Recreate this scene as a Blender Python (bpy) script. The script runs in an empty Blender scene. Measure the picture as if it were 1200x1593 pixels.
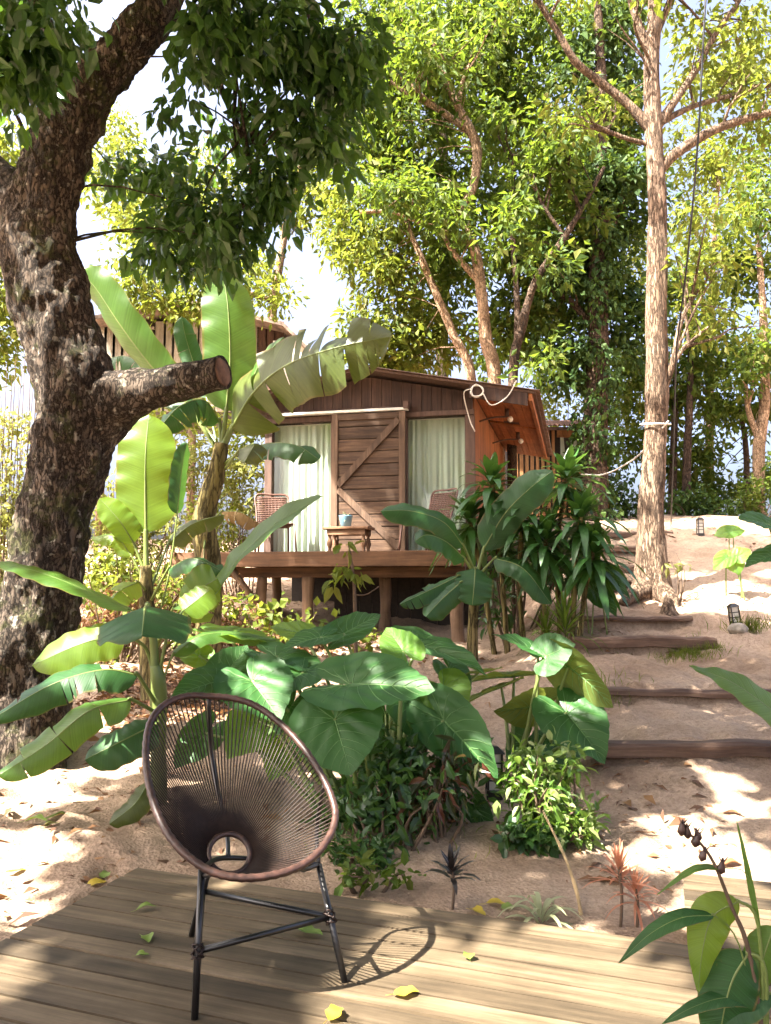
import bpy, math, random
import numpy as np
from mathutils import Vector, Matrix

random.seed(7); RNG = np.random.default_rng(7)
SC = bpy.context.scene
COL = SC.collection
# ------------------------------------------------------------------ camera
H = 1.40; F = 1250.0; HOR = 905.0
PITCH = math.atan((HOR - 796.5) / F)
cam_d = bpy.data.cameras.new('camera'); cam = bpy.data.objects.new('camera', cam_d); COL.objects.link(cam)
cam_d.sensor_fit = 'VERTICAL'; cam_d.sensor_height = 24.0; cam_d.lens = F / 1593.0 * 24.0
cam_d.clip_start = 0.05; cam_d.clip_end = 3000
cam.location = (0, 0, H); cam.rotation_euler = (math.pi / 2 + PITCH, 0, 0)
SC.camera = cam
# ------------------------------------------------------------------ sky, sun, exposure
TS = Vector((-0.34, -0.20, 0.52)).normalized()          # direction to the sun
EL = math.asin(TS.z)
w = bpy.data.worlds.new('World'); SC.world = w; w.use_nodes = True
nt = w.node_tree; bg = nt.nodes['Background']
sky = nt.nodes.new('ShaderNodeTexSky'); sky.sky_type = 'NISHITA'; sky.sun_disc = False
sky.sun_elevation = EL; sky.sun_rotation = math.atan2(TS.x, TS.y)
sky.air_density = 0.45; sky.dust_density = 10.0; sky.ozone_density = 1.2
nt.links.new(sky.outputs[0], bg.inputs[0]); bg.inputs[1].default_value = 0.12
sd = bpy.data.lights.new('sun', 'SUN'); sun = bpy.data.objects.new('sun', sd); COL.objects.link(sun)
sd.energy = 5.0; sd.angle = math.radians(0.53); sd.color = (1.0, 0.94, 0.84)
sun.rotation_euler = TS.to_track_quat('Z', 'Y').to_euler()
vs = SC.view_settings; vs.view_transform = 'Standard'; vs.look = 'None'; vs.exposure = 3.15; vs.gamma = 1.0
vs.use_curve_mapping = False
SC.cycles.max_bounces = 4; SC.cycles.diffuse_bounces = 3; SC.cycles.glossy_bounces = 2; SC.cycles.transmission_bounces = 4; SC.cycles.caustics_reflective = False; SC.cycles.caustics_refractive = False
SC.cycles.transparent_max_bounces = 8; SC.cycles.sample_clamp_indirect = 6.0

# ------------------------------------------------------------------ pixel <-> place
_cp, _sp = math.cos(PITCH), math.sin(PITCH)
def ray(px, py):
    x = (px - 600) / F; y = (796.5 - py) / F
    return Vector((x, _cp - y * _sp, _sp + y * _cp))
def P(px, py, Y):
    d = ray(px, py); return Vector((0, 0, H)) + d * (Y / d.y)
def G(px, py, z=0.0):
    d = ray(px, py); return Vector((0, 0, H)) + d * ((z - H) / d.z)
def proj(A):
    A = np.asarray(A, float); v = A - np.array([0, 0, H])
    dep = v[:, 1] * _cp + v[:, 2] * _sp; up = -v[:, 1] * _sp + v[:, 2] * _cp
    dep = np.where(dep < 0.05, 0.05, dep)
    return 600 + F * v[:, 0] / dep, 796.5 - F * up / dep
def pxm(p, Y): return p * Y / F

# ------------------------------------------------------------------ noise
def _hash(i, j, k, s):
    n = (i * 374761393 + j * 668265263 + k * 1440662683 + s * 974711) & 0x7fffffff
    n = ((n ^ (n >> 13)) * 1274126177) & 0x7fffffff
    return ((n ^ (n >> 16)) & 0xffff) / 65535.0
def vnoise(p, s=0):
    p = np.asarray(p, float); i = np.floor(p).astype(np.int64); f = p - i; f = f * f * (3 - 2 * f)
    r = 0
    for a in (0, 1):
        for b in (0, 1):
            for c in (0, 1):
                wgt = (f[:, 0] if a else 1 - f[:, 0]) * (f[:, 1] if b else 1 - f[:, 1]) * (f[:, 2] if c else 1 - f[:, 2])
                r = r + wgt * _hash(i[:, 0] + a, i[:, 1] + b, i[:, 2] + c, s)
    return r * 2 - 1
def fbm(p, o=4, s=0):
    p = np.asarray(p, float); r = 0; a = 1
    for k in range(o):
        r = r + a * vnoise(p * 2 ** k, s + k); a *= 0.5
    return r

# ------------------------------------------------------------------ object helpers
WLOC = {}
def tag(o, label=None, cat=None, group=None, kind=None):
    if label: o['label'] = label
    if cat: o['category'] = cat
    if group: o['group'] = group
    if kind: o['kind'] = kind
    return o
def thing(name, loc, label, cat, group=None):
    o = bpy.data.objects.new(name, None); COL.objects.link(o); o.location = loc; o.empty_display_size = 0.1
    WLOC[o.name] = Vector(loc); return tag(o, label, cat, group)
def mesh(name, V, Fc, smooth=True, uv=None):
    me = bpy.data.meshes.new(name)
    V = np.asarray(V, dtype=np.float32)
    if isinstance(Fc, np.ndarray):
        m, k = Fc.shape
        me.vertices.add(len(V)); me.vertices.foreach_set('co', V.ravel())
        me.loops.add(m * k); me.loops.foreach_set('vertex_index', Fc.astype(np.int32).ravel())
        me.polygons.add(m); me.polygons.foreach_set('loop_start', np.arange(m, dtype=np.int32) * k)
        me.update(calc_edges=True)
    else:
        me.from_pydata(V.tolist(), [], Fc); me.update()
    me.polygons.foreach_set('use_smooth', np.full(len(me.polygons), bool(smooth)))
    if uv is not None:
        li = np.empty(len(me.loops), dtype=np.int32); me.loops.foreach_get('vertex_index', li)
        l = me.uv_layers.new(name='UVMap'); l.data.foreach_set('uv', np.asarray(uv, dtype=np.float32)[li].ravel())
    return me
def obj(name, V, Fc, mat, parent=None, smooth=True, uv=None, kind=None):
    V = np.asarray(V, dtype=np.float64)
    off = Vector((0, 0, 0))
    if parent is not None: off = WLOC[parent.name]
    V = V - np.array(off)[None, :]
    o = bpy.data.objects.new(name, mesh(name, V, Fc, smooth, uv)); COL.objects.link(o)
    o.data.materials.append(mat)
    if parent is not None: o.parent = parent
    WLOC[o.name] = off
    if kind: o['kind'] = kind
    return o
class MB:
    def __init__(s): s.V = []; s.F = []
    def add(s, V, Fc):
        n = len(s.V); s.V += [tuple(v) for v in V]; s.F += [[int(i) + n for i in f] for f in Fc]; return s
    def build(s, name, mat, parent=None, smooth=True, kind=None): return obj(name, s.V, s.F, mat, parent, smooth, kind=kind)
def boxvf(lo, hi, fn=None, ch=0.0):
    if ch <= 0:
        V = [(x, y, z) for z in (lo[2], hi[2]) for y in (lo[1], hi[1]) for x in (lo[0], hi[0])]
        Fc = [[0, 2, 3, 1], [4, 5, 7, 6], [0, 1, 5, 4], [2, 6, 7, 3], [0, 4, 6, 2], [1, 3, 7, 5]]
    else:   # chamfered along the longest axis
        d = [hi[i] - lo[i] for i in range(3)]; ax = d.index(max(d)); a, b = [i for i in range(3) if i != ax]
        c = min(ch, d[a] * .45, d[b] * .45)
        prof = [(lo[a] + c, lo[b]), (hi[a] - c, lo[b]), (hi[a], lo[b] + c), (hi[a], hi[b] - c), (hi[a] - c, hi[b]), (lo[a] + c, hi[b]), (lo[a], hi[b] - c), (lo[a], lo[b] + c)]
        V = []
        for e in (lo[ax], hi[ax]):
            for p in prof:
                q = [0, 0, 0]; q[ax] = e; q[a], q[b] = p; V.append(tuple(q))
        Fc = [[i, (i + 1) % 8, 8 + (i + 1) % 8, 8 + i] for i in range(8)] + [list(range(7, -1, -1)), list(range(8, 16))]
    if fn: V = [fn(*v) for v in V]
    return V, Fc
def cat_pts(pts, n):
    pts = [Vector(p) for p in pts]
    if len(pts) == 2: return [pts[0].lerp(pts[1], i / (n - 1)) for i in range(n)]
    P_ = [pts[0] * 2 - pts[1]] + pts + [pts[-1] * 2 - pts[-2]]; out = []; m = len(pts) - 1
    for i in range(n):
        u = i / (n - 1) * m; k = min(int(u), m - 1); t = u - k
        a, b, c, d = P_[k:k + 4]
        out.append(0.5 * ((2 * b) + (c - a) * t + (2 * a - 5 * b + 4 * c - d) * t * t + (3 * b - a - 3 * c + d) * t ** 3))
    return out
def lin(vals, n):
    x = np.linspace(0, len(vals) - 1, n); return np.interp(x, np.arange(len(vals)), vals)
def tube(pts, rad, ns=8, disp=None, cap=True, closed=False):
    n = len(pts); rad = np.broadcast_to(np.asarray(rad, float), (n,))
    T = []
    for i in range(n):
        a = pts[(i - 1) % n] if (closed or i > 0) else pts[i]; b = pts[(i + 1) % n] if (closed or i < n - 1) else pts[i]
        d = (b - a); T.append(d.normalized() if d.length > 1e-9 else Vector((0, 0, 1)))
    ref = Vector((0, 0, 1)) if abs(T[0].z) < .9 else Vector((1, 0, 0))
    N = (ref - T[0] * ref.dot(T[0])).normalized(); V = []
    for i in range(n):
        N = (N - T[i] * N.dot(T[i]));
        if N.length < 1e-6: N = T[i].orthogonal()
        N.normalize(); B = T[i].cross(N)
        for j in range(ns):
            a = 2 * math.pi * j / ns; V.append(pts[i] + (N * math.cos(a) + B * math.sin(a)) * rad[i])
    Fc = []
    for i in range(n if closed else n - 1):
        i2 = (i + 1) % n
        for j in range(ns):
            j2 = (j + 1) % ns; Fc.append([i * ns + j, i * ns + j2, i2 * ns + j2, i2 * ns + j])
    if cap and not closed:
        Fc.append(list(range(ns - 1, -1, -1))); Fc.append([(n - 1) * ns + j for j in range(ns)])
    if disp:
        A = np.array([tuple(v) for v in V]); C = np.repeat(np.array([tuple(p) for p in pts]), ns, axis=0)
        d = A - C; L = np.linalg.norm(d, axis=1, keepdims=True) + 1e-9
        V = A + d / L * disp(A, L[:, 0])[:, None]
    return V, Fc
def norm(a): return a / (np.linalg.norm(a, axis=1, keepdims=True) + 1e-9)

# ------------------------------------------------------------------ materials
def newmat(name):
    m = bpy.data.materials.new(name); m.use_nodes = True; t = m.node_tree
    return m, t, t.nodes['Principled BSDF'], t.nodes['Material Output']
def N_(t, typ, **k):
    n = t.nodes.new(typ)
    for a, b in k.items():
        if a.startswith('i_'): n.inputs[a[2:].replace('_', ' ')].default_value = b
        else: setattr(n, a, b)
    return n
def ramp(t, fac, stops):
    r = t.nodes.new('ShaderNodeValToRGB'); e = r.color_ramp.elements
    while len(e) < len(stops): e.new(0.5)
    for i, (p, c) in enumerate(stops): e[i].position = p; e[i].color = (*c, 1)
    t.links.new(fac, r.inputs[0]); return r.outputs[0]
def leafmat(name, cols, trans=0.4, tcol=(0.22, 0.33, 0.03), rough=0.42, veins=0, spec=0.5, spots=0):
    m, t, b, out = newmat(name); L = t.links
    geo = N_(t, 'ShaderNodeNewGeometry')
    n = len(cols); col = ramp(t, geo.outputs['Random Per Island'], [(i / max(1, n - 1), c) for i, c in enumerate(cols)])
    tc = N_(t, 'ShaderNodeTexCoord')
    no = N_(t, 'ShaderNodeTexNoise', i_Scale=6.0, i_Detail=4.0); L.new(tc.outputs['Object'], no.inputs['Vector'])
    mx = N_(t, 'ShaderNodeMix', data_type='RGBA', blend_type='MULTIPLY'); mx.inputs[0].default_value = 0.55
    L.new(col, mx.inputs[6]); L.new(ramp(t, no.outputs['Fac'], [(0.3, (0.55, 0.6, 0.5)), (0.7, (1.25, 1.2, 1.1))]), mx.inputs[7])
    c_out = mx.outputs[2]
    if spots:
        s1 = N_(t, 'ShaderNodeTexNoise', i_Scale=17.0, i_Detail=7.0, i_Roughness=0.8); L.new(tc.outputs['Object'], s1.inputs['Vector'])
        sm = N_(t, 'ShaderNodeMix', data_type='RGBA'); L.new(ramp(t, s1.outputs['Fac'], [(0.62, (0, 0, 0)), (0.74, (.7, .7, .7))]), sm.inputs[0]); L.new(c_out, sm.inputs[6]); sm.inputs[7].default_value = (0.13, 0.12, 0.035, 1)
        s2 = N_(t, 'ShaderNodeTexNoise', i_Scale=3.5, i_Detail=5.0); L.new(tc.outputs['Object'], s2.inputs['Vector']); sp = N_(t, 'ShaderNodeMapRange'); sp.inputs[1].default_value = .3; sp.inputs[2].default_value = .7; sp.inputs[3].default_value = rough - .12; sp.inputs[4].default_value = rough + .2; L.new(s2.outputs['Fac'], sp.inputs[0]); L.new(sp.outputs[0], b.inputs['Roughness'])
        sb = N_(t, 'ShaderNodeTexNoise', i_Scale=38.0, i_Detail=3.0); L.new(tc.outputs['Object'], sb.inputs['Vector']); bp0 = N_(t, 'ShaderNodeBump', i_Strength=0.35, i_Distance=0.006); L.new(sb.outputs['Fac'], bp0.inputs['Height']); L.new(bp0.outputs[0], b.inputs['Normal'])
        c_out = sm.outputs[2]
    if veins:
        uv = N_(t, 'ShaderNodeUVMap'); sep = N_(t, 'ShaderNodeSeparateXYZ'); L.new(uv.outputs[0], sep.inputs[0])
        ab = N_(t, 'ShaderNodeMath', operation='ABSOLUTE'); L.new(sep.outputs[1], ab.inputs[0])
        ma = N_(t, 'ShaderNodeMath', operation='MULTIPLY_ADD'); ma.inputs[1].default_value = -0.10; L.new(ab.outputs[0], ma.inputs[0]); L.new(sep.outputs[0], ma.inputs[2])
        cb = N_(t, 'ShaderNodeCombineXYZ'); L.new(ma.outputs[0], cb.inputs[0])
        n2 = N_(t, 'ShaderNodeTexNoise', i_Scale=float(veins), i_Detail=3.0, i_Roughness=0.7); L.new(cb.outputs[0], n2.inputs['Vector'])
        m2 = N_(t, 'ShaderNodeMix', data_type='RGBA', blend_type='MULTIPLY'); m2.inputs[0].default_value = 0.85
        L.new(c_out, m2.inputs[6]); L.new(ramp(t, n2.outputs['Fac'], [(0.36, (0.55, 0.62, 0.5)), (0.64, (1.3, 1.25, 1.2))]), m2.inputs[7]); c_out = m2.outputs[2]
        # browned, dry margin
        n3 = N_(t, 'ShaderNodeTexNoise', i_Scale=9.0, i_Detail=3.0); L.new(uv.outputs[0], n3.inputs['Vector'])
        ad = N_(t, 'ShaderNodeMath', operation='MULTIPLY_ADD'); ad.inputs[1].default_value = 0.35; L.new(n3.outputs['Fac'], ad.inputs[0]); L.new(ab.outputs[0], ad.inputs[2])
        rp = ramp(t, ad.outputs[0], [(0.0, (0, 0, 0)), (1.10, (0, 0, 0)), (1.2, (1, 1, 1))]) if False else None
        gt = N_(t, 'ShaderNodeMapRange'); gt.inputs[1].default_value = 1.10; gt.inputs[2].default_value = 1.22; L.new(ad.outputs[0], gt.inputs[0])
        m3 = N_(t, 'ShaderNodeMix', data_type='RGBA'); L.new(gt.outputs[0], m3.inputs[0]); L.new(c_out, m3.inputs[6]); m3.inputs[7].default_value = (0.16, 0.10, 0.03, 1); c_out = m3.outputs[2]
        n5 = N_(t, 'ShaderNodeTexNoise', i_Scale=13.0, i_Detail=6.0, i_Roughness=0.8); L.new(tc.outputs['Object'], n5.inputs['Vector']); m6 = N_(t, 'ShaderNodeMix', data_type='RGBA'); L.new(ramp(t, n5.outputs['Fac'], [(0.64, (0, 0, 0)), (0.72, (.75, .75, .75))]), m6.inputs[0]); L.new(c_out, m6.inputs[6]); m6.inputs[7].default_value = (0.13, 0.105, 0.03, 1); c_out = m6.outputs[2]
        bp = N_(t, 'ShaderNodeBump', i_Strength=0.35, i_Distance=0.01); L.new(n2.outputs['Fac'], bp.inputs['Height']); L.new(bp.outputs[0], b.inputs['Normal'])
    L.new(c_out, b.inputs['Base Color']); b.inputs['Roughness'].default_value = rough; b.inputs['Specular IOR Level'].default_value = spec
    tr = N_(t, 'ShaderNodeBsdfTranslucent')
    m4 = N_(t, 'ShaderNodeMix', data_type='RGBA', blend_type='MIX'); m4.inputs[0].default_value = 0.65
    L.new(c_out, m4.inputs[6]); m4.inputs[7].default_value = (*tcol, 1); L.new(m4.outputs[2], tr.inputs[0])
    ms = N_(t, 'ShaderNodeMixShader'); ms.inputs[0].default_value = trans
    L.new(b.outputs[0], ms.inputs[1]); L.new(tr.outputs[0], ms.inputs[2]); L.new(ms.outputs[0], out.inputs[0])
    return m
def barkmat(name, dark, mid, light, sc=9.0, stretch=0.35, bump=0.02, moss=None):
    m, t, b, out = newmat(name); L = t.links
    tc = N_(t, 'ShaderNodeTexCoord'); mp = N_(t, 'ShaderNodeMapping'); mp.inputs['Scale'].default_value = (1, 1, stretch); L.new(tc.outputs['Object'], mp.inputs[0])
    no = N_(t, 'ShaderNodeTexNoise', i_Scale=sc * .6, i_Detail=8.0, i_Roughness=0.7); L.new(mp.outputs[0], no.inputs['Vector'])
    ad = N_(t, 'ShaderNodeMix', data_type='RGBA', blend_type='LINEAR_LIGHT'); ad.inputs[0].default_value = 0.12
    L.new(mp.outputs[0], ad.inputs[6]); L.new(no.outputs['Color'], ad.inputs[7])
    vo = N_(t, 'ShaderNodeTexVoronoi', feature='DISTANCE_TO_EDGE', i_Scale=sc * 2.2); L.new(ad.outputs[2], vo.inputs['Vector'])
    cr = ramp(t, vo.outputs['Distance'], [(0.0, (0, 0, 0)), (0.16, (1, 1, 1))])
    col = ramp(t, no.outputs['Fac'], [(0.28, dark), (0.5, mid), (0.72, light)])
    mx = N_(t, 'ShaderNodeMix', data_type='RGBA', blend_type='MULTIPLY'); mx.inputs[0].default_value = 0.95; L.new(col, mx.inputs[6]); L.new(ramp(t, vo.outputs['Distance'], [(0, (.16, .14, .13)), (0.13, (1.1, 1.1, 1.1))]), mx.inputs[7])
    c = mx.outputs[2]
    if moss:
        n2 = N_(t, 'ShaderNodeTexNoise', i_Scale=3.2, i_Detail=6.0, i_Roughness=0.75); L.new(tc.outputs['Object'], n2.inputs['Vector'])
        m2 = N_(t, 'ShaderNodeMix', data_type='RGBA'); L.new(ramp(t, n2.outputs['Fac'], [(0.52, (0, 0, 0)), (0.62, (.8, .8, .8))]), m2.inputs[0]); L.new(c, m2.inputs[6]); m2.inputs[7].default_value = (*moss, 1); c = m2.outputs[2]
        n4 = N_(t, 'ShaderNodeTexNoise', i_Scale=14.0, i_Detail=4.0); L.new(tc.outputs['Object'], n4.inputs['Vector'])
        m5 = N_(t, 'ShaderNodeMix', data_type='RGBA'); L.new(ramp(t, n4.outputs['Fac'], [(0.62, (0, 0, 0)), (0.68, (.75, .75, .75))]), m5.inputs[0]); L.new(c, m5.inputs[6]); m5.inputs[7].default_value = (0.34, 0.31, 0.25, 1); c = m5.outputs[2]
    L.new(c, b.inputs['Base Color']); b.inputs['Roughness'].default_value = 0.92; b.inputs['Specular IOR Level'].default_value = 0.2
    mu = N_(t, 'ShaderNodeMath', operation='MULTIPLY_ADD'); mu.inputs[1].default_value = 0.6; L.new(no.outputs['Fac'], mu.inputs[0]); L.new(cr, mu.inputs[2])
    bp = N_(t, 'ShaderNodeBump', i_Strength=0.9, i_Distance=bump); L.new(mu.outputs[0], bp.inputs['Height']); L.new(bp.outputs[0], b.inputs['Normal'])
    return m
def woodmat(name, dark, mid, light, axis=0, sc=1.0, rough=0.75, spec=0.3, bump=0.004, per=0.35):
    """grain runs along UV-free object axis (0=x,1=y,2=z) -> stretched noise; each board varies a little"""
    m, t, b, out = newmat(name); L = t.links
    tc = N_(t, 'ShaderNodeTexCoord'); oi = N_(t, 'ShaderNodeObjectInfo')
    mp = N_(t, 'ShaderNodeMapping'); s = [22 * sc, 22 * sc, 22 * sc]; s[axis] = 1.3 * sc; mp.inputs['Scale'].default_value = s
    va = N_(t, 'ShaderNodeVectorMath', operation='ADD'); vm = N_(t, 'ShaderNodeVectorMath', operation='SCALE'); vm.inputs['Scale'].default_value = 40.0
    cb = N_(t, 'ShaderNodeCombineXYZ')
    for i in range(3): L.new(oi.outputs['Random'], cb.inputs[i])
    L.new(cb.outputs[0], vm.inputs[0]); L.new(tc.outputs['Object'], mp.inputs[0]); L.new(mp.outputs[0], va.inputs[0]); L.new(vm.outputs[0], va.inputs[1])
    n1 = N_(t, 'ShaderNodeTexNoise', i_Scale=1.0, i_Detail=7.0, i_Roughness=0.68); L.new(va.outputs[0], n1.inputs['Vector'])
    n2 = N_(t, 'ShaderNodeTexNoise', i_Scale=2.3, i_Detail=5.0, i_Roughness=0.7); L.new(tc.outputs['Object'], n2.inputs['Vector'])
    col = ramp(t, n1.outputs['Fac'], [(0.28, dark), (0.5, mid), (0.74, light)])
    mx = N_(t, 'ShaderNodeMix', data_type='RGBA', blend_type='MULTIPLY'); mx.inputs[0].default_value = 0.8
    L.new(col, mx.inputs[6]); L.new(ramp(t, n2.outputs['Fac'], [(0.3, (.58, .55, .52)), (0.65, (1.15, 1.12, 1.1))]), mx.inputs[7])
    m2 = N_(t, 'ShaderNodeMix', data_type='RGBA', blend_type='MULTIPLY'); m2.inputs[0].default_value = 1.0
    L.new(mx.outputs[2], m2.inputs[6]); L.new(ramp(t, oi.outputs['Random'], [(0, (1 - per,) * 3), (1, (1 + per * .5,) * 3)]), m2.inputs[7])
    L.new(m2.outputs[2], b.inputs['Base Color']); b.inputs['Roughness'].default_value = rough; b.inputs['Specular IOR Level'].default_value = spec
    bp = N_(t, 'ShaderNodeBump', i_Strength=0.6, i_Distance=bump); L.new(n1.outputs['Fac'], bp.inputs['Height']); L.new(bp.outputs[0], b.inputs['Normal'])
    return m
def plain(name, c, rough=0.6, metal=0.0, spec=0.4, var=0.25, sc=20.0, bump=0.0):
    m, t, b, out = newmat(name); L = t.links
    tc = N_(t, 'ShaderNodeTexCoord'); no = N_(t, 'ShaderNodeTexNoise', i_Scale=sc, i_Detail=5.0); L.new(tc.outputs['Object'], no.inputs['Vector'])
    L.new(ramp(t, no.outputs['Fac'], [(0.3, tuple(x * (1 - var) for x in c)), (0.7, tuple(min(1, x * (1 + var)) for x in c))]), b.inputs['Base Color'])
    b.inputs['Roughness'].default_value = rough; b.inputs['Metallic'].default_value = metal; b.inputs['Specular IOR Level'].default_value = spec
    if bump:
        bp = N_(t, 'ShaderNodeBump', i_Strength=0.7, i_Distance=bump); L.new(no.outputs['Fac'], bp.inputs['Height']); L.new(bp.outputs[0], b.inputs['Normal'])
    return m
def sandmat():
    m, t, b, out = newmat('sand'); L = t.links
    tc = N_(t, 'ShaderNodeTexCoord')
    n1 = N_(t, 'ShaderNodeTexNoise', i_Scale=1.1, i_Detail=8.0, i_Roughness=0.65); L.new(tc.outputs['Object'], n1.inputs['Vector'])
    n2 = N_(t, 'ShaderNodeTexNoise', i_Scale=26.0, i_Detail=8.0, i_Roughness=0.75); L.new(tc.outputs['Object'], n2.inputs['Vector'])
    n3 = N_(t, 'ShaderNodeTexVoronoi', i_Scale=55.0); L.new(tc.outputs['Object'], n3.inputs['Vector'])
    c1 = ramp(t, n1.outputs['Fac'], [(0.3, (0.20, 0.13, 0.085)), (0.5, (0.31, 0.222, 0.155)), (0.7, (0.39, 0.29, 0.21))])
    mx = N_(t, 'ShaderNodeMix', data_type='RGBA', blend_type='MULTIPLY'); mx.inputs[0].default_value = 0.8; L.new(c1, mx.inputs[6])
    L.new(ramp(t, n2.outputs['Fac'], [(0.3, (.52, .48, .44)), (0.55, (1, 1, 1)), (0.75, (1.15, 1.13, 1.1))]), mx.inputs[7])
    # dark specks of humus and bits of bark
    m2 = N_(t, 'ShaderNodeMix', data_type='RGBA'); sp = N_(t, 'ShaderNodeTexNoise', i_Scale=70.0, i_Detail=2.0); L.new(tc.outputs['Object'], sp.inputs['Vector'])
    L.new(ramp(t, sp.outputs['Fac'], [(0.68, (0, 0, 0)), (0.73, (.8, .8, .8))]), m2.inputs[0]); L.new(mx.outputs[2], m2.inputs[6]); m2.inputs[7].default_value = (0.06, 0.035, 0.02, 1)
    L.new(m2.outputs[2], b.inputs['Base Color']); b.inputs['Roughness'].default_value = 0.95; b.inputs['Specular IOR Level'].default_value = 0.15
    ad = N_(t, 'ShaderNodeMath', operation='ADD'); L.new(n2.outputs['Fac'], ad.inputs[0]); L.new(n3.outputs['Distance'], ad.inputs[1])
    bp = N_(t, 'ShaderNodeBump', i_Strength=0.6, i_Distance=0.011); L.new(ad.outputs[0], bp.inputs['Height']); L.new(bp.outputs[0], b.inputs['Normal'])
    return m
M = {}
M['sand'] = sandmat()
M['deck'] = woodmat('deck_wood', (0.045, 0.033, 0.020), (0.10, 0.074, 0.045), (0.18, 0.137, 0.088), axis=0, rough=0.6, per=0.45)
M['deckedge'] = woodmat('deck_edge_wood', (0.16, 0.12, 0.07), (0.28, 0.21, 0.13), (0.36, 0.28, 0.18), axis=0)
M['log'] = woodmat('sleeper_wood', (0.05, 0.030, 0.022), (0.115, 0.070, 0.048), (0.25, 0.17, 0.12), axis=0, bump=0.012)
M['bark'] = barkmat('bark', (0.026, 0.020, 0.016), (0.072, 0.054, 0.040), (0.155, 0.122, 0.095), 11.5, 0.36, 0.05, moss=(0.055, 0.06, 0.018))
M['bark_r'] = barkmat('bark_reddish', (0.085, 0.052, 0.034), (0.20, 0.135, 0.09), (0.35, 0.26, 0.185), 13.0, 0.13, 0.03)
M['bark_p'] = barkmat('bark_pale', (0.16, 0.10, 0.06), (0.30, 0.20, 0.125), (0.42, 0.30, 0.20), 10.0, 0.4, 0.015)
M['bark_d'] = barkmat('bark_dark', (0.03, 0.02, 0.014), (0.07, 0.045, 0.03), (0.13, 0.09, 0.06), 9.0, 0.4, 0.02)
M['cutwood'] = plain('cut_wood', (0.10, 0.055, 0.035), 0.9, sc=14, var=.5, bump=.01)
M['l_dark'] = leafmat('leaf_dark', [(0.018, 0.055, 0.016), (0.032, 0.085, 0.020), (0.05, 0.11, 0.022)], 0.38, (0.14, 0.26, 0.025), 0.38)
M['l_mid'] = leafmat('leaf_mid', [(0.016, 0.040, 0.008), (0.040, 0.075, 0.011), (0.075, 0.115, 0.016), (0.10, 0.10, 0.022)], 0.45, (0.19, 0.27, 0.022), 0.62, spec=.22)
M['l_light'] = leafmat('leaf_light', [(0.035, 0.065, 0.010), (0.08, 0.115, 0.014), (0.12, 0.155, 0.025), (0.14, 0.12, 0.03)], 0.45, (0.30, 0.35, 0.035), 0.62, spec=.22)
M['l_pale'] = leafmat('leaf_pale', [(0.10, 0.12, 0.035), (0.16, 0.18, 0.05), (0.20, 0.19, 0.07)], 0.45, (0.36, 0.36, 0.07), 0.62, spec=.22)
M['l_vine'] = leafmat('leaf_vine', [(0.014, 0.038, 0.009), (0.028, 0.062, 0.012), (0.05, 0.088, 0.015)], 0.28, (0.14, 0.20, 0.02), 0.62, spec=.22)
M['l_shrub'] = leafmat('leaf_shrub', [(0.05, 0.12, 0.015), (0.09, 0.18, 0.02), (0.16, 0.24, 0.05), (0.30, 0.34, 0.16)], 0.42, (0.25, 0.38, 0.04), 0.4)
M['l_red'] = leafmat('leaf_croton', [(0.02, 0.04, 0.012), (0.05, 0.05, 0.015), (0.12, 0.03, 0.02)], 0.25, (0.2, 0.1, 0.03), 0.35)
M['ban'] = leafmat('banana_leaf', [(0.05, 0.13, 0.025), (0.07, 0.15, 0.03)], 0.42, (0.27, 0.42, 0.035), 0.36, veins=60)
M['banlime'] = leafmat('banana_leaf_young', [(0.10, 0.20, 0.025), (0.12, 0.21, 0.03)], 0.52, (0.42, 0.55, 0.03), 0.36, veins=60)
M['bandark'] = leafmat('banana_leaf_dark', [(0.018, 0.070, 0.020), (0.028, 0.088, 0.022)], 0.25, (0.12, 0.26, 0.03), 0.45, veins=60, spec=.32)
M['banold'] = leafmat('banana_leaf_old', [(0.06, 0.092, 0.018), (0.075, 0.10, 0.02)], 0.4, (0.24, 0.25, 0.03), 0.4, veins=60)
M['bandry'] = leafmat('banana_leaf_dry', [(0.24, 0.15, 0.07), (0.30, 0.20, 0.10)], 0.3, (0.4, 0.25, 0.1), 0.8, veins=50)
M['rib'] = leafmat('leaf_stalk', [(0.14, 0.20, 0.045), (0.18, 0.22, 0.07)], 0.15, (0.3, 0.36, 0.08), 0.4)
M['stem'] = barkmat('banana_stem', (0.06, 0.045, 0.015), (0.16, 0.13, 0.05), (0.30, 0.22, 0.11), 7, 0.15, 0.012)
M['ear'] = leafmat('elephant_ear_leaf', [(0.022, 0.085, 0.020), (0.032, 0.105, 0.022)], 0.30, (0.18, 0.36, 0.03), 0.46, spots=1, spec=.4)
M['earlime'] = leafmat('elephant_ear_young', [(0.08, 0.19, 0.025), (0.10, 0.2, 0.03)], 0.45, (0.34, 0.5, 0.03), 0.46, spots=1, spec=.4)
M['earold'] = leafmat('elephant_ear_underside', [(0.08, 0.12, 0.025), (0.1, 0.13, 0.03)], 0.42, (0.28, 0.32, 0.04), 0.5, spots=1, spec=.35)
M['vein'] = leafmat('leaf_vein', [(0.10, 0.22, 0.06), (0.12, 0.24, 0.07)], 0.2, (0.25, 0.4, 0.06), 0.4)
M['drac'] = leafmat('dracaena_leaf', [(0.014, 0.055, 0.014), (0.026, 0.085, 0.018), (0.05, 0.13, 0.022)], 0.25, (0.16, 0.3, 0.03), 0.4, spec=.4)
M['ti'] = leafmat('ti_leaf', [(0.018, 0.02, 0.018), (0.03, 0.022, 0.022)], 0.1, (0.1, 0.05, 0.04), 0.35)
M['pink'] = leafmat('red_dracaena_leaf', [(0.34, 0.13, 0.08), (0.44, 0.21, 0.13)], 0.35, (0.6, 0.22, 0.1), 0.5)
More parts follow.
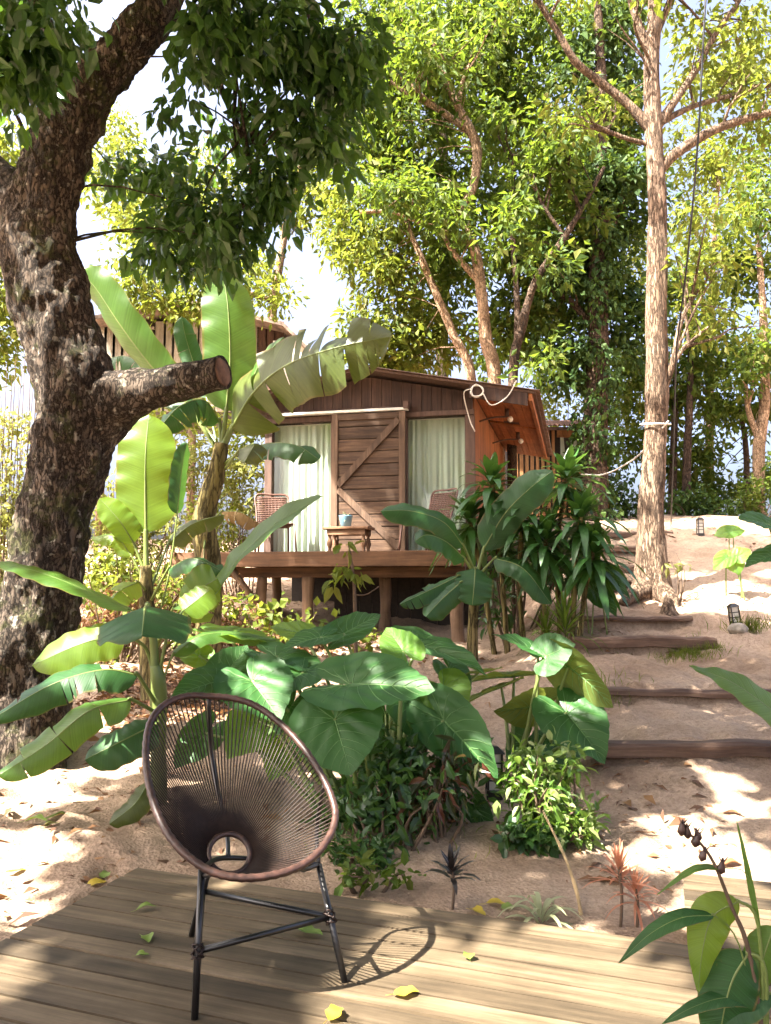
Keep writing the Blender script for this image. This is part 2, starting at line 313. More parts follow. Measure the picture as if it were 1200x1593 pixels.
M['spider'] = leafmat('spider_plant_leaf', [(0.16, 0.21, 0.08), (0.42, 0.42, 0.28)], 0.3, (0.4, 0.42, 0.2), 0.45)
M['dry'] = leafmat('dry_leaf', [(0.07, 0.03, 0.016), (0.16, 0.07, 0.03), (0.25, 0.13, 0.05)], 0.15, (0.3, 0.15, 0.05), 0.8)
M['yel'] = leafmat('yellow_fallen_leaf', [(0.36, 0.28, 0.02), (0.42, 0.30, 0.03)], 0.2, (0.5, 0.4, 0.04), 0.6)
M['grn'] = leafmat('green_fallen_leaf', [(0.12, 0.20, 0.03), (0.16, 0.22, 0.04)], 0.2, (0.3, 0.4, 0.04), 0.5)
M['twig'] = plain('twig', (0.10, 0.065, 0.04), 0.9, sc=30)
M['straw'] = plain('dry_straw', (0.34, 0.24, 0.12), 0.9, sc=12, var=.4)

# ------------------------------------------------------------------ ground (sand), one sheet to the horizon
LOGS = [(5.5, 0.32), (6.9, 0.49), (8.5, 0.82), (9.4, 0.99), (10.8, 1.40), (11.6, 1.63), (12.8, 1.96), (14.0, 2.26)]
_py = [-50, 3.8] + [a for a, b in LOGS] + [17, 21, 26, 45, 80]
_pz = [-.07, -.07] + [b for a, b in LOGS] + [2.75, 3.15, 3.1, -1.5, -3.0]
_ly = [-50, 4.1, 5, 6, 8, 9.5, 12, 16, 20, 26, 45, 80]; _lz = [-.07, -.07, 0.0, .1, .4, .55, .8, 1.6, 2.5, 2.6, -1.5, -3.0]
STEPH = 0.13
def ss(x, a, b):
    t = np.clip((x - a) / (b - a), 0, 1); return t * t * (3 - 2 * t)
def gz(x, y, detail=True):
    x = np.atleast_1d(np.asarray(x, float)); y = np.atleast_1d(np.asarray(y, float))
    zp = np.interp(y, _py, _pz); zl = np.interp(y, _ly, _lz)
    x0 = np.interp(y, [4, 10, 16], [0.85, 1.25, 1.6]); wr = ss(x, x0, x0 + 1.0)
    # treads behind each sleeper: ground dips before the next one
    ys = [a for a, b in LOGS]; k = np.searchsorted(ys, y) - 1
    nxt = np.array(ys + [99.])[np.clip(k + 1, 0, len(ys))]; cur = np.array([3.9] + ys)[np.clip(k + 1, 0, len(ys))]
    t = np.clip((y - cur) / (nxt - cur + 1e-6), 0, 1); st = np.where((y > 3.9) & (y < ys[-1]), -STEPH * t ** .7, 0)
    xr = np.interp(y, [4, 8, 14], [6, 3.7, 3.9]); wst = wr * (1 - ss(x, xr, xr + .6))
    z = zl * (1 - wr) + zp * wr + st * wst
    if detail:
        p = np.stack([x, y, np.zeros_like(x)], 1); fall = np.clip(1 - (np.hypot(x, y - 8) - 14) / 10, 0, 1)
        ndeck = ss(y, 3.9, 4.6) * .8 + .2
        z = z + (0.055 * fbm(p * 1.1, 3, 3) + 0.030 * fbm(p * 4.2, 3, 11) + 0.013 * fbm(p * 13, 2, 5)) * fall * ndeck
    return z
_FR = np.random.default_rng(5)
FOOT = [(_FR.uniform(1.2, 3.6) if i < 60 else _FR.uniform(-3.2, -1.2), _FR.uniform(4.0, 12) if i < 60 else _FR.uniform(3.6, 6.0), _FR.uniform(-.5, .5)) for i in range(95)]
_gz0 = gz
def gz(x, y, detail=True):
    z = _gz0(x, y, detail)
    if detail:
        x = np.atleast_1d(np.asarray(x, float)); y = np.atleast_1d(np.asarray(y, float))
        for fx, fy, a in FOOT:
            near = (np.abs(x - fx) < .4) & (np.abs(y - fy) < .4)
            if near.any():
                dx, dy = x[near] - fx, y[near] - fy; u = dx * math.cos(a) - dy * math.sin(a); v = dx * math.sin(a) + dy * math.cos(a); r = np.sqrt((u / .065) ** 2 + (v / .14) ** 2)
                z[near] += -.030 * np.exp(-r ** 4) + .012 * np.exp(-((r - 1.35) / .3) ** 2)
    return z
def g1(x, y): return float(gz(x, y)[0])
def onground(px, py, Y):
    """point on the ground under pixel column px at distance Y"""
    q = P(px, py, Y); return Vector((q.x, q.y, g1(q.x, q.y)))
ax = np.concatenate([-np.geomspace(600, 7.2, 26), np.arange(-7, 7.01, 0.055), np.geomspace(7.2, 600, 26)])
ay = np.concatenate([-np.geomspace(300, 1, 14), np.arange(0, 16.01, 0.055), np.geomspace(16.3, 1500, 50)])
gx, gy = np.meshgrid(ax, ay); gv = np.stack([gx.ravel(), gy.ravel(), gz(gx.ravel(), gy.ravel())], 1)
nx, ny = len(ax), len(ay); idx = np.arange(nx * ny).reshape(ny, nx)
gf = np.stack([idx[:-1, :-1].ravel(), idx[:-1, 1:].ravel(), idx[1:, 1:].ravel(), idx[1:, :-1].ravel()], 1)
tag(obj('ground', gv, gf, M['sand']), 'pale pinkish sand slope with scuffs and leaf litter', 'ground', kind='structure')

# ------------------------------------------------------------------ timber deck
K = G(215, 1350); K2 = G(1070, 1470); eu = (K2 - K); UC = eu.length; eu.normalize(); ev = Vector((eu.y, -eu.x, 0))
DM = Matrix(((eu.x, ev.x, 0, K.x), (eu.y, ev.y, 0, K.y), (0, 0, 1, 0), (0, 0, 0, 1)))
def deckpt(u, v, z): return K + eu * u + ev * v + Vector((0, 0, z))
def local_board(name, lo, hi, mat, parent, M4, ch=0.0):
    V, Fc = boxvf(lo, hi, None, ch); me = mesh(name, np.array(V), Fc, False); me.materials.append(mat)
    o = bpy.data.objects.new(name, me); COL.objects.link(o); o.parent = parent; o.matrix_local = M4; WLOC[o.name] = Vector((0, 0, 0)); return o
mb = MB()
for u in (0.12, 0.75, 1.4, 2.05, 2.7, 3.3): mb.add(*boxvf((u, 0.02, -0.16), (u + .05, 2.9, -0.034), lambda x, y, z: deckpt(x, y, z)))
mb.add(*boxvf((0.0, 0.004, -0.17), (UC - .02, 0.03, -0.034), lambda x, y, z: deckpt(x, y, z)))
mb.add(*boxvf((0.004, 0.05, -0.17), (0.03, 2.9, -0.034), lambda x, y, z: deckpt(x, y, z)))
deck = tag(mb.build('deck', M['deckedge'], smooth=False), 'low weathered timber deck under the string chair', 'deck', kind='structure')
bw = 0.118
for i in range(24):
    v = i * bw + 0.001; e = random.uniform(-.006, .006)
    local_board('board', (0 + e, v, -0.032 + random.uniform(-.001, .001)), (4.6, v + bw - 0.012, random.uniform(-.003, .002)), M['deck'], deck, DM)
mb = MB()
for u in (UC + .05, UC + 1.2, UC + 2.2): mb.add(*boxvf((u, -.85, -0.16), (u + .05, -.01, -0.034), lambda x, y, z: deckpt(x, y, z)))
mb.add(*boxvf((UC + .01, -.86, -.17), (UC + .035, -.02, -.034), lambda x, y, z: deckpt(x, y, z)))
walk = tag(mb.build('walkway', M['deckedge'], smooth=False), 'timber walkway joining the deck beside the sand', 'walkway', kind='structure')
for i in range(7):
    v = -(i + 1) * bw - .001; e = random.uniform(-.006, .006)
    local_board('board', (UC + e, v, -0.03), (UC + 2.4, v + bw - 0.011, random.uniform(-.002, .001)), M['deck'], walk, DM)

# ------------------------------------------------------------------ sleepers set in the path
LX = [(1.36, 5.2), (1.8, 5.2), (1.95, 3.45), (2.25, 3.55), (2.35, 3.35), (2.6, 3.6), (2.9, 4.4), (3.3, 5.0)]
LLAB = ['nearest heavy timber sleeper across the sand path', 'thin second sleeper from the front of the sandy path', 'thick sleeper with a dark undercut riser below the leaning lantern',
        'thin sleeper just in front of the slender tree', 'short sleeper left of the slender tree base', 'short sleeper behind the foot of the slender tree',
        'second highest sleeper far up the sandy path', 'highest sleeper at the crest of the sandy path']
for i, ((y, z), (xa, xb)) in enumerate(zip(LOGS, LX)):
    n = 16; hh = [0.09, .055, .11, .05, .10, .10, .09, .09][i]; V = []; Fc = []
    for k in range(n):
        x = xa + (xb - xa) * k / (n - 1); jy = .008 * math.sin(k * .7 + i) + random.uniform(-.006, .006); zt = z + .008 + random.uniform(-.008, .008) + .007 * math.sin(k * .5 + i * 2)
        prof = [(-.06, -hh), (-.065, -.02), (-.045, 0), (.05, .004), (.07, -.02), (.07, -hh)]
        for (dy, dz) in prof: V.append((x, y + jy + dy + random.uniform(-.005, .005), zt + dz + random.uniform(-.005, .005)))
    for k in range(n - 1):
        for j in range(6): Fc.append([k * 6 + j, k * 6 + (j + 1) % 6, (k + 1) * 6 + (j + 1) % 6, (k + 1) * 6 + j])
    Fc += [list(range(5, -1, -1)), [(n - 1) * 6 + j for j in range(6)]]
    tag(obj('path_sleeper', V, Fc, M['log'], smooth=False), LLAB[i], 'sleeper', 'timber sleepers stepping up the path')

# ------------------------------------------------------------------ cabin
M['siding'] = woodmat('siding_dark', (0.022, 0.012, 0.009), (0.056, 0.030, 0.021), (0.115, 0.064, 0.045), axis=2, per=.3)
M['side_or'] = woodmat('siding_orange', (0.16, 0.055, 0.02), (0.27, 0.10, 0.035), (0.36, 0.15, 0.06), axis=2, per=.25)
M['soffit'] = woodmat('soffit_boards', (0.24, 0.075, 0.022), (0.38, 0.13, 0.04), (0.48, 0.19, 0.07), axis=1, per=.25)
M['door'] = woodmat('door_planks', (0.024, 0.014, 0.009), (0.082, 0.047, 0.028), (0.18, 0.115, 0.07), axis=0, per=.35, bump=.008)
M['doorv'] = woodmat('door_stiles', (0.045, 0.027, 0.018), (0.11, 0.068, 0.043), (0.19, 0.125, 0.083), axis=2, per=.2, bump=.006)
M['frame'] = woodmat('frame_wood', (0.05, 0.03, 0.022), (0.10, 0.06, 0.045), (0.15, 0.095, 0.07), axis=2, per=.2)
M['porch'] = woodmat('porch_wood', (0.05, 0.025, 0.012), (0.115, 0.058, 0.028), (0.20, 0.11, 0.06), axis=0, per=.25)
M['post'] = woodmat('post_wood', (0.11, 0.07, 0.045), (0.20, 0.13, 0.085), (0.29, 0.20, 0.14), axis=2, per=.25)
M['rooft'] = plain('roof_sheet', (0.20, 0.12, 0.085), .9, sc=9, var=.45, bump=.006)
M['white'] = plain('white_paint', (0.62, 0.60, 0.55), .6, sc=8, var=.12)
M['cable'] = plain('white_cable', (0.66, 0.62, 0.55), .5, var=.08)
M['black'] = plain('black_cable', (0.012, 0.012, 0.014), .5)
m, t, b, out = newmat('curtain_cloth'); b.inputs['Base Color'].default_value = (0.60, 0.66, 0.56, 1); b.inputs['Roughness'].default_value = .9
_tc = N_(t, 'ShaderNodeTexCoord'); _n = N_(t, 'ShaderNodeTexNoise', i_Scale=3.0, i_Detail=4.0); t.links.new(_tc.outputs['Object'], _n.inputs['Vector'])
t.links.new(ramp(t, _n.outputs['Fac'], [(.3, (.64, .70, .60)), (.7, (.76, .80, .71))]), b.inputs['Base Color'])
tr = N_(t, 'ShaderNodeBsdfTranslucent'); tr.inputs[0].default_value = (.7, .74, .64, 1); ms = N_(t, 'ShaderNodeMixShader'); ms.inputs[0].default_value = .3
t.links.new(b.outputs[0], ms.inputs[1]); t.links.new(tr.outputs[0], ms.inputs[2]); t.links.new(ms.outputs[0], out.inputs[0]); M['curtain'] = m
m, t, b, out = newmat('window_glass'); gl = N_(t, 'ShaderNodeBsdfGlossy'); gl.inputs['Roughness'].default_value = .02; tp = N_(t, 'ShaderNodeBsdfTransparent'); tp.inputs[0].default_value = (.93, .96, .94, 1)
lw_ = N_(t, 'ShaderNodeLayerWeight'); lw_.inputs[0].default_value = .5; pw_ = N_(t, 'ShaderNodeMath', operation='POWER'); pw_.inputs[1].default_value = 4.0; t.links.new(lw_.outputs['Facing'], pw_.inputs[0]); fr = N_(t, 'ShaderNodeMath', operation='MULTIPLY_ADD'); fr.inputs[1].default_value = .6; fr.inputs[2].default_value = .05; t.links.new(pw_.outputs[0], fr.inputs[0]); ms = N_(t, 'ShaderNodeMixShader')
t.links.new(fr.outputs[0], ms.inputs[0]); t.links.new(tp.outputs[0], ms.inputs[1]); t.links.new(gl.outputs[0], ms.inputs[2]); t.links.new(ms.outputs[0], out.inputs[0]); M['glass'] = m
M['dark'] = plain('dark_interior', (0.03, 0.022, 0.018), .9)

CA = math.radians(13.4); E1 = Vector((math.cos(CA), -math.sin(CA), 0)); E2 = Vector((math.sin(CA), math.cos(CA), 0))
CO = P(738, 857, 11.6); CO.z = 0
FZ = 1.80; CW = 3.22; CD = 5.4
def C(t, d, z): return CO - E1 * t + E2 * d + Vector((0, 0, z))
# local frame: x along facade to the right (= -t), y = depth, z
CM = Matrix(((E1.x, E2.x, 0, 0), (E1.y, E2.y, 0, 0), (0, 0, 1, 0), (0, 0, 0, 1)))
cabin = thing('cabin', CO + Vector((0, 0, FZ)), 'rustic brown timber cabin on stilts with a sliding barn door and porch', 'cabin')
def cbox(name, lo, hi, mat, parent, ch=0.0, jit=0.0):
    """lo, hi in (t, d, z); object keeps the cabin's own axes so that the grain follows"""
    a = (-hi[0], lo[1], lo[2] - FZ); c = (-lo[0], hi[1], hi[2] - FZ)
    V, Fc = boxvf(a, c, None, ch)
    if jit: V = [(x + random.uniform(-jit, jit), y + random.uniform(-jit, jit) * .4, z + random.uniform(-jit, jit)) for x, y, z in V]
    me = mesh(name, np.array(V), Fc, False); me.materials.append(mat); o = bpy.data.objects.new(name, me); COL.objects.link(o)
    o.parent = parent
    if parent is cabin: o.matrix_local = CM
    WLOC[o.name] = WLOC[cabin.name]; return o
def cmesh(name, V, Fc, mat, parent, smooth=False):   # V in (t,d,z)
    V = [(-a, d, z - FZ) for a, d, z in V]
    me = mesh(name, np.array(V), Fc, smooth); me.materials.append(mat); o = bpy.data.objects.new(name, me); COL.objects.link(o); o.parent = parent
    if parent is cabin: o.matrix_local = CM
    WLOC[o.name] = WLOC[cabin.name]; return o
ZR = P(578, 583, 11.95).z; ZE = P(738, 607, 11.6).z; RT = CW / 2     # ridge and wall-head heights
def roofz(t_): return ZR - abs(t_ - RT) / RT * (ZR - ZE)
HZ = P(680, 645, 11.7).z                                             # head of the openings
# core behind the facade boards
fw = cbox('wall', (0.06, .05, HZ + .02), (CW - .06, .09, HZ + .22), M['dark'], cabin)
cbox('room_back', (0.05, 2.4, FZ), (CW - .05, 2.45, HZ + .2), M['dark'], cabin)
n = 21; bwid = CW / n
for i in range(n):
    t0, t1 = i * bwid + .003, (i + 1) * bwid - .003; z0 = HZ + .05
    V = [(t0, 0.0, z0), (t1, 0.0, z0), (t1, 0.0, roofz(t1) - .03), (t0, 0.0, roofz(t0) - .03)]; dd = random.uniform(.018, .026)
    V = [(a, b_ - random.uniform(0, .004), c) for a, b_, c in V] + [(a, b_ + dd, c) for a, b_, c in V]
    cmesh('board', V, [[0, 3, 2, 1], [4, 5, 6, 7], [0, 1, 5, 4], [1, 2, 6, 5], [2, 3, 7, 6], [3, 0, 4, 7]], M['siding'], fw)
cbox('header_beam', (-0.02, -.035, HZ - .02), (CW + .02, .03, HZ + .055), M['frame'], cabin, .006)
for a, b_ in ((-.02, .12), (.985, 1.06), (2.09, 2.17), (CW - .10, CW + .02)): cbox('post', (a, -.012, FZ), (b_, .10, HZ - .025), M['frame'], cabin, .006)
cbox('sill', (0.12, -.01, FZ), (CW - .1, .09, FZ + .04), M['frame'], cabin, .004)
def curtain(t0, t1, seed):
    rs = np.random.default_rng(seed); nu, nv = 150, 26; V = []; Fc = []
    ph = np.cumsum(rs.uniform(.6, 1.5, nu)) * .42
    for j in range(nv):
        v = j / (nv - 1)
        for i in range(nu):
            u = i / (nu - 1); amp = .012 + .012 * (1 - v) ; d = .17 + amp * math.sin(ph[i] + .5 * v * math.sin(i * .11 + seed)) + .01 * math.sin(ph[i] * .37 + 2)
            V.append((t0 + (t1 - t0) * u + .01 * math.sin(v * 3 + i * .2), d, FZ + .045 + (HZ - FZ - .07) * v))
    for j in range(nv - 1):
        for i in range(nu - 1): a = j * nu + i; Fc.append([a, a + 1, a + nu + 1, a + nu])
    return cmesh('curtain', V, Fc, M['curtain'], cabin, True)
curtain(.10, 1.02, 1); curtain(2.12, CW - .06, 4)
for a, b_ in ((.122, .983), (2.172, CW - .102)): cbox('window_pane', (a, .045, FZ + .042), (b_, .051, HZ - .027), M['glass'], cabin)
cbox('curtain_rail', (.12, .11, HZ - .045), (.98, .13, HZ - .03), M['white'], cabin); cbox('curtain_rail', (2.17, .11, HZ - .045), (CW - .1, .13, HZ - .03), M['white'], cabin)
# sliding barn door in front of the wall
dt0, dt1 = .99, 2.12; dz1 = P(575, 640, 11.75).z
door = cbox('door', (dt0, -.075, FZ + .02), (dt1, -.06, dz1), M['dark'], cabin)
npk = 11; ph_ = (dz1 - FZ - .04) / npk
for i in range(npk):
    z0 = FZ + .03 + i * ph_; cbox('plank', (dt0 + .06, -.10 - random.uniform(0, .008), z0 + .005), (dt1 - .06, -.076, z0 + ph_ - .007), M['door'], door, .005, .002)
for a, b_ in ((dt0, dt0 + .095), (dt1 - .095, dt1)): cbox('stile', (a, -.128, FZ + .02), (b_, -.078, dz1), M['doorv'], door, .006)
cbox('rail', (dt0 + .097, -.124, dz1 - .10), (dt1 - .097, -.08, dz1 - .005), M['door'], door, .006)
zm = FZ + (dz1 - FZ) * .475
for (ta, za, tb, zb) in ((dt0 + .10, dz1 - .12, dt1 - .10, zm + .03), (dt1 - .10, zm - .03, dt0 + .10, FZ + .10)):
    a = Vector((ta, 0, za)); b_ = Vector((tb, 0, zb)); d = (b_ - a).normalized(); q = Vector((d.z, 0, -d.x)) * .047
    V = [(p.x, y, p.z) for y in (-.135, -.104) for p in (a + q, b_ + q, b_ - q, a - q)]
    cmesh('brace', V, [[0, 1, 2, 3], [7, 6, 5, 4], [0, 4, 5, 1], [1, 5, 6, 2], [2, 6, 7, 3], [3, 7, 4, 0]], M['doorv'], door)
cbox('door_track', (dt0 - .04, -.14, dz1 + .015), (dt1 + .95, -.04, dz1 + .055), M['white'], cabin, .004)
cbox('track_block', (dt0 - .05, -.16, dz1 + .03), (dt0 + .02, -.04, dz1 + .14), M['frame'], cabin, .004)
cbox('trim', (dt0 + .02, -.05, dz1 + .06), (CW, -.02, dz1 + .10), M['siding'], cabin, .004)
# right-hand side wall, boards
sw = cbox('side_wall', (.035, .10, FZ), (.055, CD, ZE - .05), M['dark'], cabin)
nb = 36; bs = (CD - .12) / nb
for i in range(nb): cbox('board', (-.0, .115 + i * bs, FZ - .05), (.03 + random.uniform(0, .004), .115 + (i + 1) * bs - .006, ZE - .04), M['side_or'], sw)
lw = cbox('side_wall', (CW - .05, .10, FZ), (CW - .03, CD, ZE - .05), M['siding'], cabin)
cbox('back_wall', (0.05, CD - .02, FZ), (CW - .05, CD, ZE), M['siding'], cabin)
# roof: two pitches with a deep eave on the right
OV = .92; OF = .28
sl = (ZR - ZE) / RT
def rz(t_): return ZR - abs(t_ - RT) * sl
roof = cmesh('roof', [(RT, -OF, ZR + .05), (-OV, -OF, rz(-OV) + .05), (-OV, CD + .3, rz(-OV) + .05), (RT, CD + .3, ZR + .05), (CW + .35, -OF, rz(CW + .35) + .05), (CW + .35, CD + .3, rz(CW + .35) + .05),
      (RT, -OF, ZR + .02), (-OV, -OF, rz(-OV) + .02), (-OV, CD + .3, rz(-OV) + .02), (RT, CD + .3, ZR + .02), (CW + .35, -OF, rz(CW + .35) + .02), (CW + .35, CD + .3, rz(CW + .35) + .02)],
      [[0, 1, 2, 3], [4, 0, 3, 5], [9, 8, 7, 6], [11, 9, 6, 10], [0, 6, 7, 1], [4, 10, 6, 0], [1, 7, 8, 2], [5, 11, 10, 4], [3, 2, 8, 9], [5, 3, 9, 11]], M['frame'], cabin)
def corr(t0, t1, d0, d1):      # corrugated sheet lying on the roof boards
    V = []; Fc = []; nn = int((d1 - d0) / .03)
    for i in range(nn + 1):
        d = d0 + (d1 - d0) * i / nn; h = .012 * math.sin(i * math.pi / 2) + .066
        for t_ in (t0, t1): V.append((t_, d, rz(t_) + h))
    for i in range(nn): Fc.append([2 * i, 2 * i + 1, 2 * i + 3, 2 * i + 2])
    return V, Fc
for a, b_ in ((RT, -OV - .06), (RT, CW + .4)):
    V, Fc = corr(a, b_, -OF - .04, CD + .35); cmesh('roof_sheet', V, Fc, M['rooft'], roof, True)
# soffit boards and beam under the right eave
def sof(t0, t1, d0, d1, dz0, dz1, nm, mt):
    V = []
    for d in (d0, d1):
        for (t_, dz) in ((t0, dz0), (t1, dz0), (t1, dz1), (t0, dz1)): V.append((t_, d, rz(t_) + dz))
    return cmesh(nm, V, [[0, 3, 2, 1], [4, 5, 6, 7], [0, 1, 5, 4], [1, 2, 6, 5], [2, 3, 7, 6], [3, 0, 4, 7]], mt, roof)
ns_ = 6; sw_ = (OV - .12) / ns_
for i in range(ns_):
    t0 = -i * sw_ - .004; t1 = -(i + 1) * sw_ + .004
    for (da, db) in ((-OF + .03, 2.0 + random.uniform(-.3, .3)), (2.4, CD + .2)): sof(t0, t1, da if da < 1 else 2.34, db if db < 3 else db, -.022 - random.uniform(0, .004), .012, 'soffit_board', M['soffit'])
sof(-OV + .10, -OV + .05, -OF + .02, CD + .2, -.09, .014, 'eave_beam', M['soffit'])
sof(.02, -OV + .11, -OF, -OF + .025, -.17, .015, 'barge_board', M['siding'])
# lamps on brackets below the eave
for k, (d, tt) in enumerate(((.9, -.42), (2.9, -.45))):
    z0 = rz(tt) - .03; mbx = MB()
    mbx.add(*tube([C(tt, d, z0), C(tt, d, z0 - .12)], .035, 10)); la = mbx.build('eave_lamp', M['frame'], cabin); la.location = (0, 0, 0)
    mm = MB(); mm.add(*tube(cat_pts([C(.02, d - .1, z0 - .2), C(-.2, d - .08, z0 - .14), C(tt, d, z0 - .12)], 8), .014, 6)); mm.build('bracket', M['frame'], la)
    bb = MB(); c0 = C(tt - .05, d, z0 - .16)
    pts = [c0 + Vector((0, 0, .05)), c0 + Vector((0, 0, .03)), c0, c0 - Vector((0, 0, .03)), c0 - Vector((0, 0, .05))]
    bb.add(*tube(pts, [.012, .035, .048, .035, .006], 12)); bb.build('bulb', M['white'], la)
# cable coil on the gable end
pts = []
for k in range(60):
    a = k / 59 * 2 * math.pi * 3; rr = .085 + .008 * math.sin(k * .9); pts.append(C(-.10 + rr * math.cos(a), -OF - .02 - .006 * (k / 20), rz(0) - .09 + rr * math.sin(a)))
tail = cat_pts([C(-.18, -OF - .03, rz(0) - .12), C(-.30, -OF - .02, rz(0) - .30), C(-.52, -OF - .02, rz(0) - .20), C(-.66, -OF - .03, rz(0) + .03)], 16)
t2 = cat_pts([C(-.02, -OF - .02, rz(0) - .05), C(.10, -OF + .05, rz(0) - .1), C(.04, -.05, rz(0) - .45), C(-.03, -.02, rz(0) - .62)], 16)
mbx = MB(); mbx.add(*tube(pts, .009, 6)); mbx.add(*tube(tail, .009, 6)); mbx.add(*tube(t2, .008, 6))
tag(mbx.build('cable_coil', M['cable']), 'coil of off white cable hung at the cabin gable corner', 'cable')
# porch platform
PD = 1.35
pf = cbox('porch_floor', (-.0, -PD, FZ - .05), (CW + .75, -.005, FZ - .035), M['dark'], cabin)
for i in range(11):
    d0 = -PD + i * PD / 11; cbox('board', (-.02, d0 + .003, FZ - .033), (CW + .78, d0 + PD / 11 - .004, FZ), M['porch'], pf, .003)
cbox('fascia', (-.06, -PD - .045, FZ - .20), (CW + .85, -PD - .005, FZ + .004), M['porch'], cabin, .006)
for d in (-PD + .35, -PD + .8, -.1): cbox('beam', (0.0, d, FZ - .34), (CW + .45, d + .09, FZ - .20), M['porch'], cabin, .006)
for i in range(8): cbox('joist', (.1 + i * .5, -PD + .0, FZ - .19), (.16 + i * .5, -.02, FZ - .055), M['porch'], cabin)
cbox('cabin_floor', (0, 0, FZ - .2), (CW, CD, FZ - .06), M['dark'], cabin)
for (tt, d, lean) in ((CW + .35, -PD + .4, .0), (CW - .35, -PD + .4, 0), (2.2, -PD + .4, 0), (1.25, -.3, 0), (.1, -PD + .4, 0), (3.1, .2, 0), (1.6, 2.0, 0), (.15, 2.2, 0)):
    a = C(tt, d, FZ - .33); b_ = C(tt + lean, d, 0); b_.z = g1(b_.x, b_.y) - .1
    mbx = MB(); mbx.add(*tube(cat_pts([b_, (a + b_) / 2 + Vector((random.uniform(-.03, .03), 0, 0)), a], 10), [.10, .09, .085, .08, .08, .08, .08, .08, .08, .08], 12, lambda A, L: .02 * fbm(A * np.array([6, 6, 2]), 3)))
    mbx.build('stilt', M['post'], cabin)
for (ta, tb) in ((CW + .75, CW + .35), (CW + .0, CW - .35)):
    mbx = MB(); a = C(ta, -PD + .1, FZ - .2); b_ = C(tb, -PD + .35, 1.0); mbx.add(*tube([a, b_], [.05, .05], 8)); mbx.build('strut', M['post'], cabin)
# dark boards added to stand in for the deep shade under the floor
for i in range(16): cbox('shade_board', (i * CW / 16 + .004, 1.2, 0.3), ((i + 1) * CW / 16 - .004, 1.23, FZ - .2), M['dark'], cabin)
for i in range(11): cbox('shade_board', (i * .2 + .004, .30, 0.3), (i * .2 + .196, .32, FZ - .21), M['dark'], cabin)
for i in range(8): cbox('shade_board', (.0, .02 + i * .15, 0.3), (.03, .16 + i * .15, FZ - .2), M['dark'], cabin)

# ------------------------------------------------------------------ porch furniture
M['rattan'] = plain('rattan', (0.10, 0.05, 0.035), .6, sc=40, var=.4)
M['chairmetal'] = plain('brown_metal', (0.11, 0.055, 0.04), .5, sc=20)
M['tablewood'] = woodmat('table_wood', (0.10, 0.05, 0.025), (0.20, 0.11, 0.06), (0.28, 0.17, 0.1), axis=0)
def porch_chair(loc, rot, label):
    th = thing('porch_chair', loc, label, 'chair', 'woven chairs on the porch')
    R = Matrix.Rotation(rot, 3, 'Z'); f = lambda x, y, z: Vector(loc) + R @ Vector((x, y, z))
    mk = lambda nm, mb_, mt: mb_.build(nm, mt, th)
    # seat: woven strips on a frame; x right, -y front
    fr_ = MB(); fr_.add(*tube([f(-.24, -.24, .42), f(.24, -.24, .42), f(.23, .22, .40), f(-.23, .22, .40)], .014, 6, closed=True)); mk('seat_frame', fr_, M['chairmetal'])
    s = MB()
    for i in range(17):
        y = -.23 + i * .028; s.add(*tube(cat_pts([f(-.23, y, .425), f(0, y, .408), f(.23, y, .425)], 5), .0125, 4))
    for i in range(9):
        x = -.21 + i * .052; s.add(*tube([f(x, -.23, .432 - .012 * (1 - (x / .22) ** 2)), f(x, .21, .425 - .012)], .008, 4))
    mk('seat', s, M['rattan'])
    bk = MB()
    for i in range(15):
        z = .46 + i * .028; yy = .22 + (z - .42) * .33; bk.add(*tube(cat_pts([f(-.225, yy, z), f(0, yy + .03, z), f(.225, yy, z)], 6), .0125, 4))
    for i in range(9):
        x = -.2 + i * .05; q = .03 * (1 - (x / .225) ** 2); bk.add(*tube([f(x, .215 + q, .43), f(x, .22 + .44 * .33 + q, .86)], .009, 4))
    mk('backrest', bk, M['rattan'])
    bf = MB(); bf.add(*tube(cat_pts([f(-.23, .21, .40), f(-.235, .30, .66), f(-.235, .375, .885), f(0, .40, .90), f(.235, .375, .885), f(.235, .30, .66), f(.23, .21, .40)], 26), .015, 6)); mk('back_frame', bf, M['chairmetal'])
    for sx in (-1, 1):
        l = MB(); l.add(*tube([f(sx * .24, -.24, .43), f(sx * .27, -.28, 0)], .015, 6)); mk('leg', l, M['chairmetal'])
        l = MB(); l.add(*tube([f(sx * .23, .20, .41), f(sx * .25, .30, 0)], .015, 6)); mk('leg', l, M['chairmetal'])
    return th
c1 = C(.58, -.62, FZ); c2 = C(2.82, -.62, FZ)
porch_chair(c1 + Vector((0, 0, .002)), math.radians(-48), 'woven brown porch chair turned sideways by the right curtain')
porch_chair(c2 + Vector((0, 0, .002)), math.radians(16), 'woven brown porch chair against the sunlit left curtain')
tb = C(1.72, -.55, FZ + .002); th = thing('side_table', tb, 'low wooden side table with turned legs before the barn door', 'table')
TR = Matrix.Rotation(-CA, 3, 'Z'); f = lambda x, y, z: tb + TR @ Vector((x, y, z))
mbx = MB(); mbx.add(*boxvf((-.33, -.2, .335), (.33, .2, .375), f, .008)); top_ = mbx.build('tabletop', M['tablewood'], th, False)
for i in range(2): mbx = MB(); mbx.add(*boxvf((-.28, -.17 + i * .31, .26), (.28, -.14 + i * .31, .333), f)); mbx.build('apron', M['tablewood'], th, False)
prof = [(0, .03), (.03, .034), (.05, .02), (.08, .026), (.13, .042), (.17, .036), (.21, .02), (.235, .018), (.25, .034), (.27, .036), (.334, .036)]
for sx in (-.25, .25):
    for sy in (-.13, .13):
        mbx = MB(); mbx.add(*tube([f(sx, sy, z) for z, r in prof], [r for z, r in prof], 12)); mbx.build('leg', M['tablewood'], th)
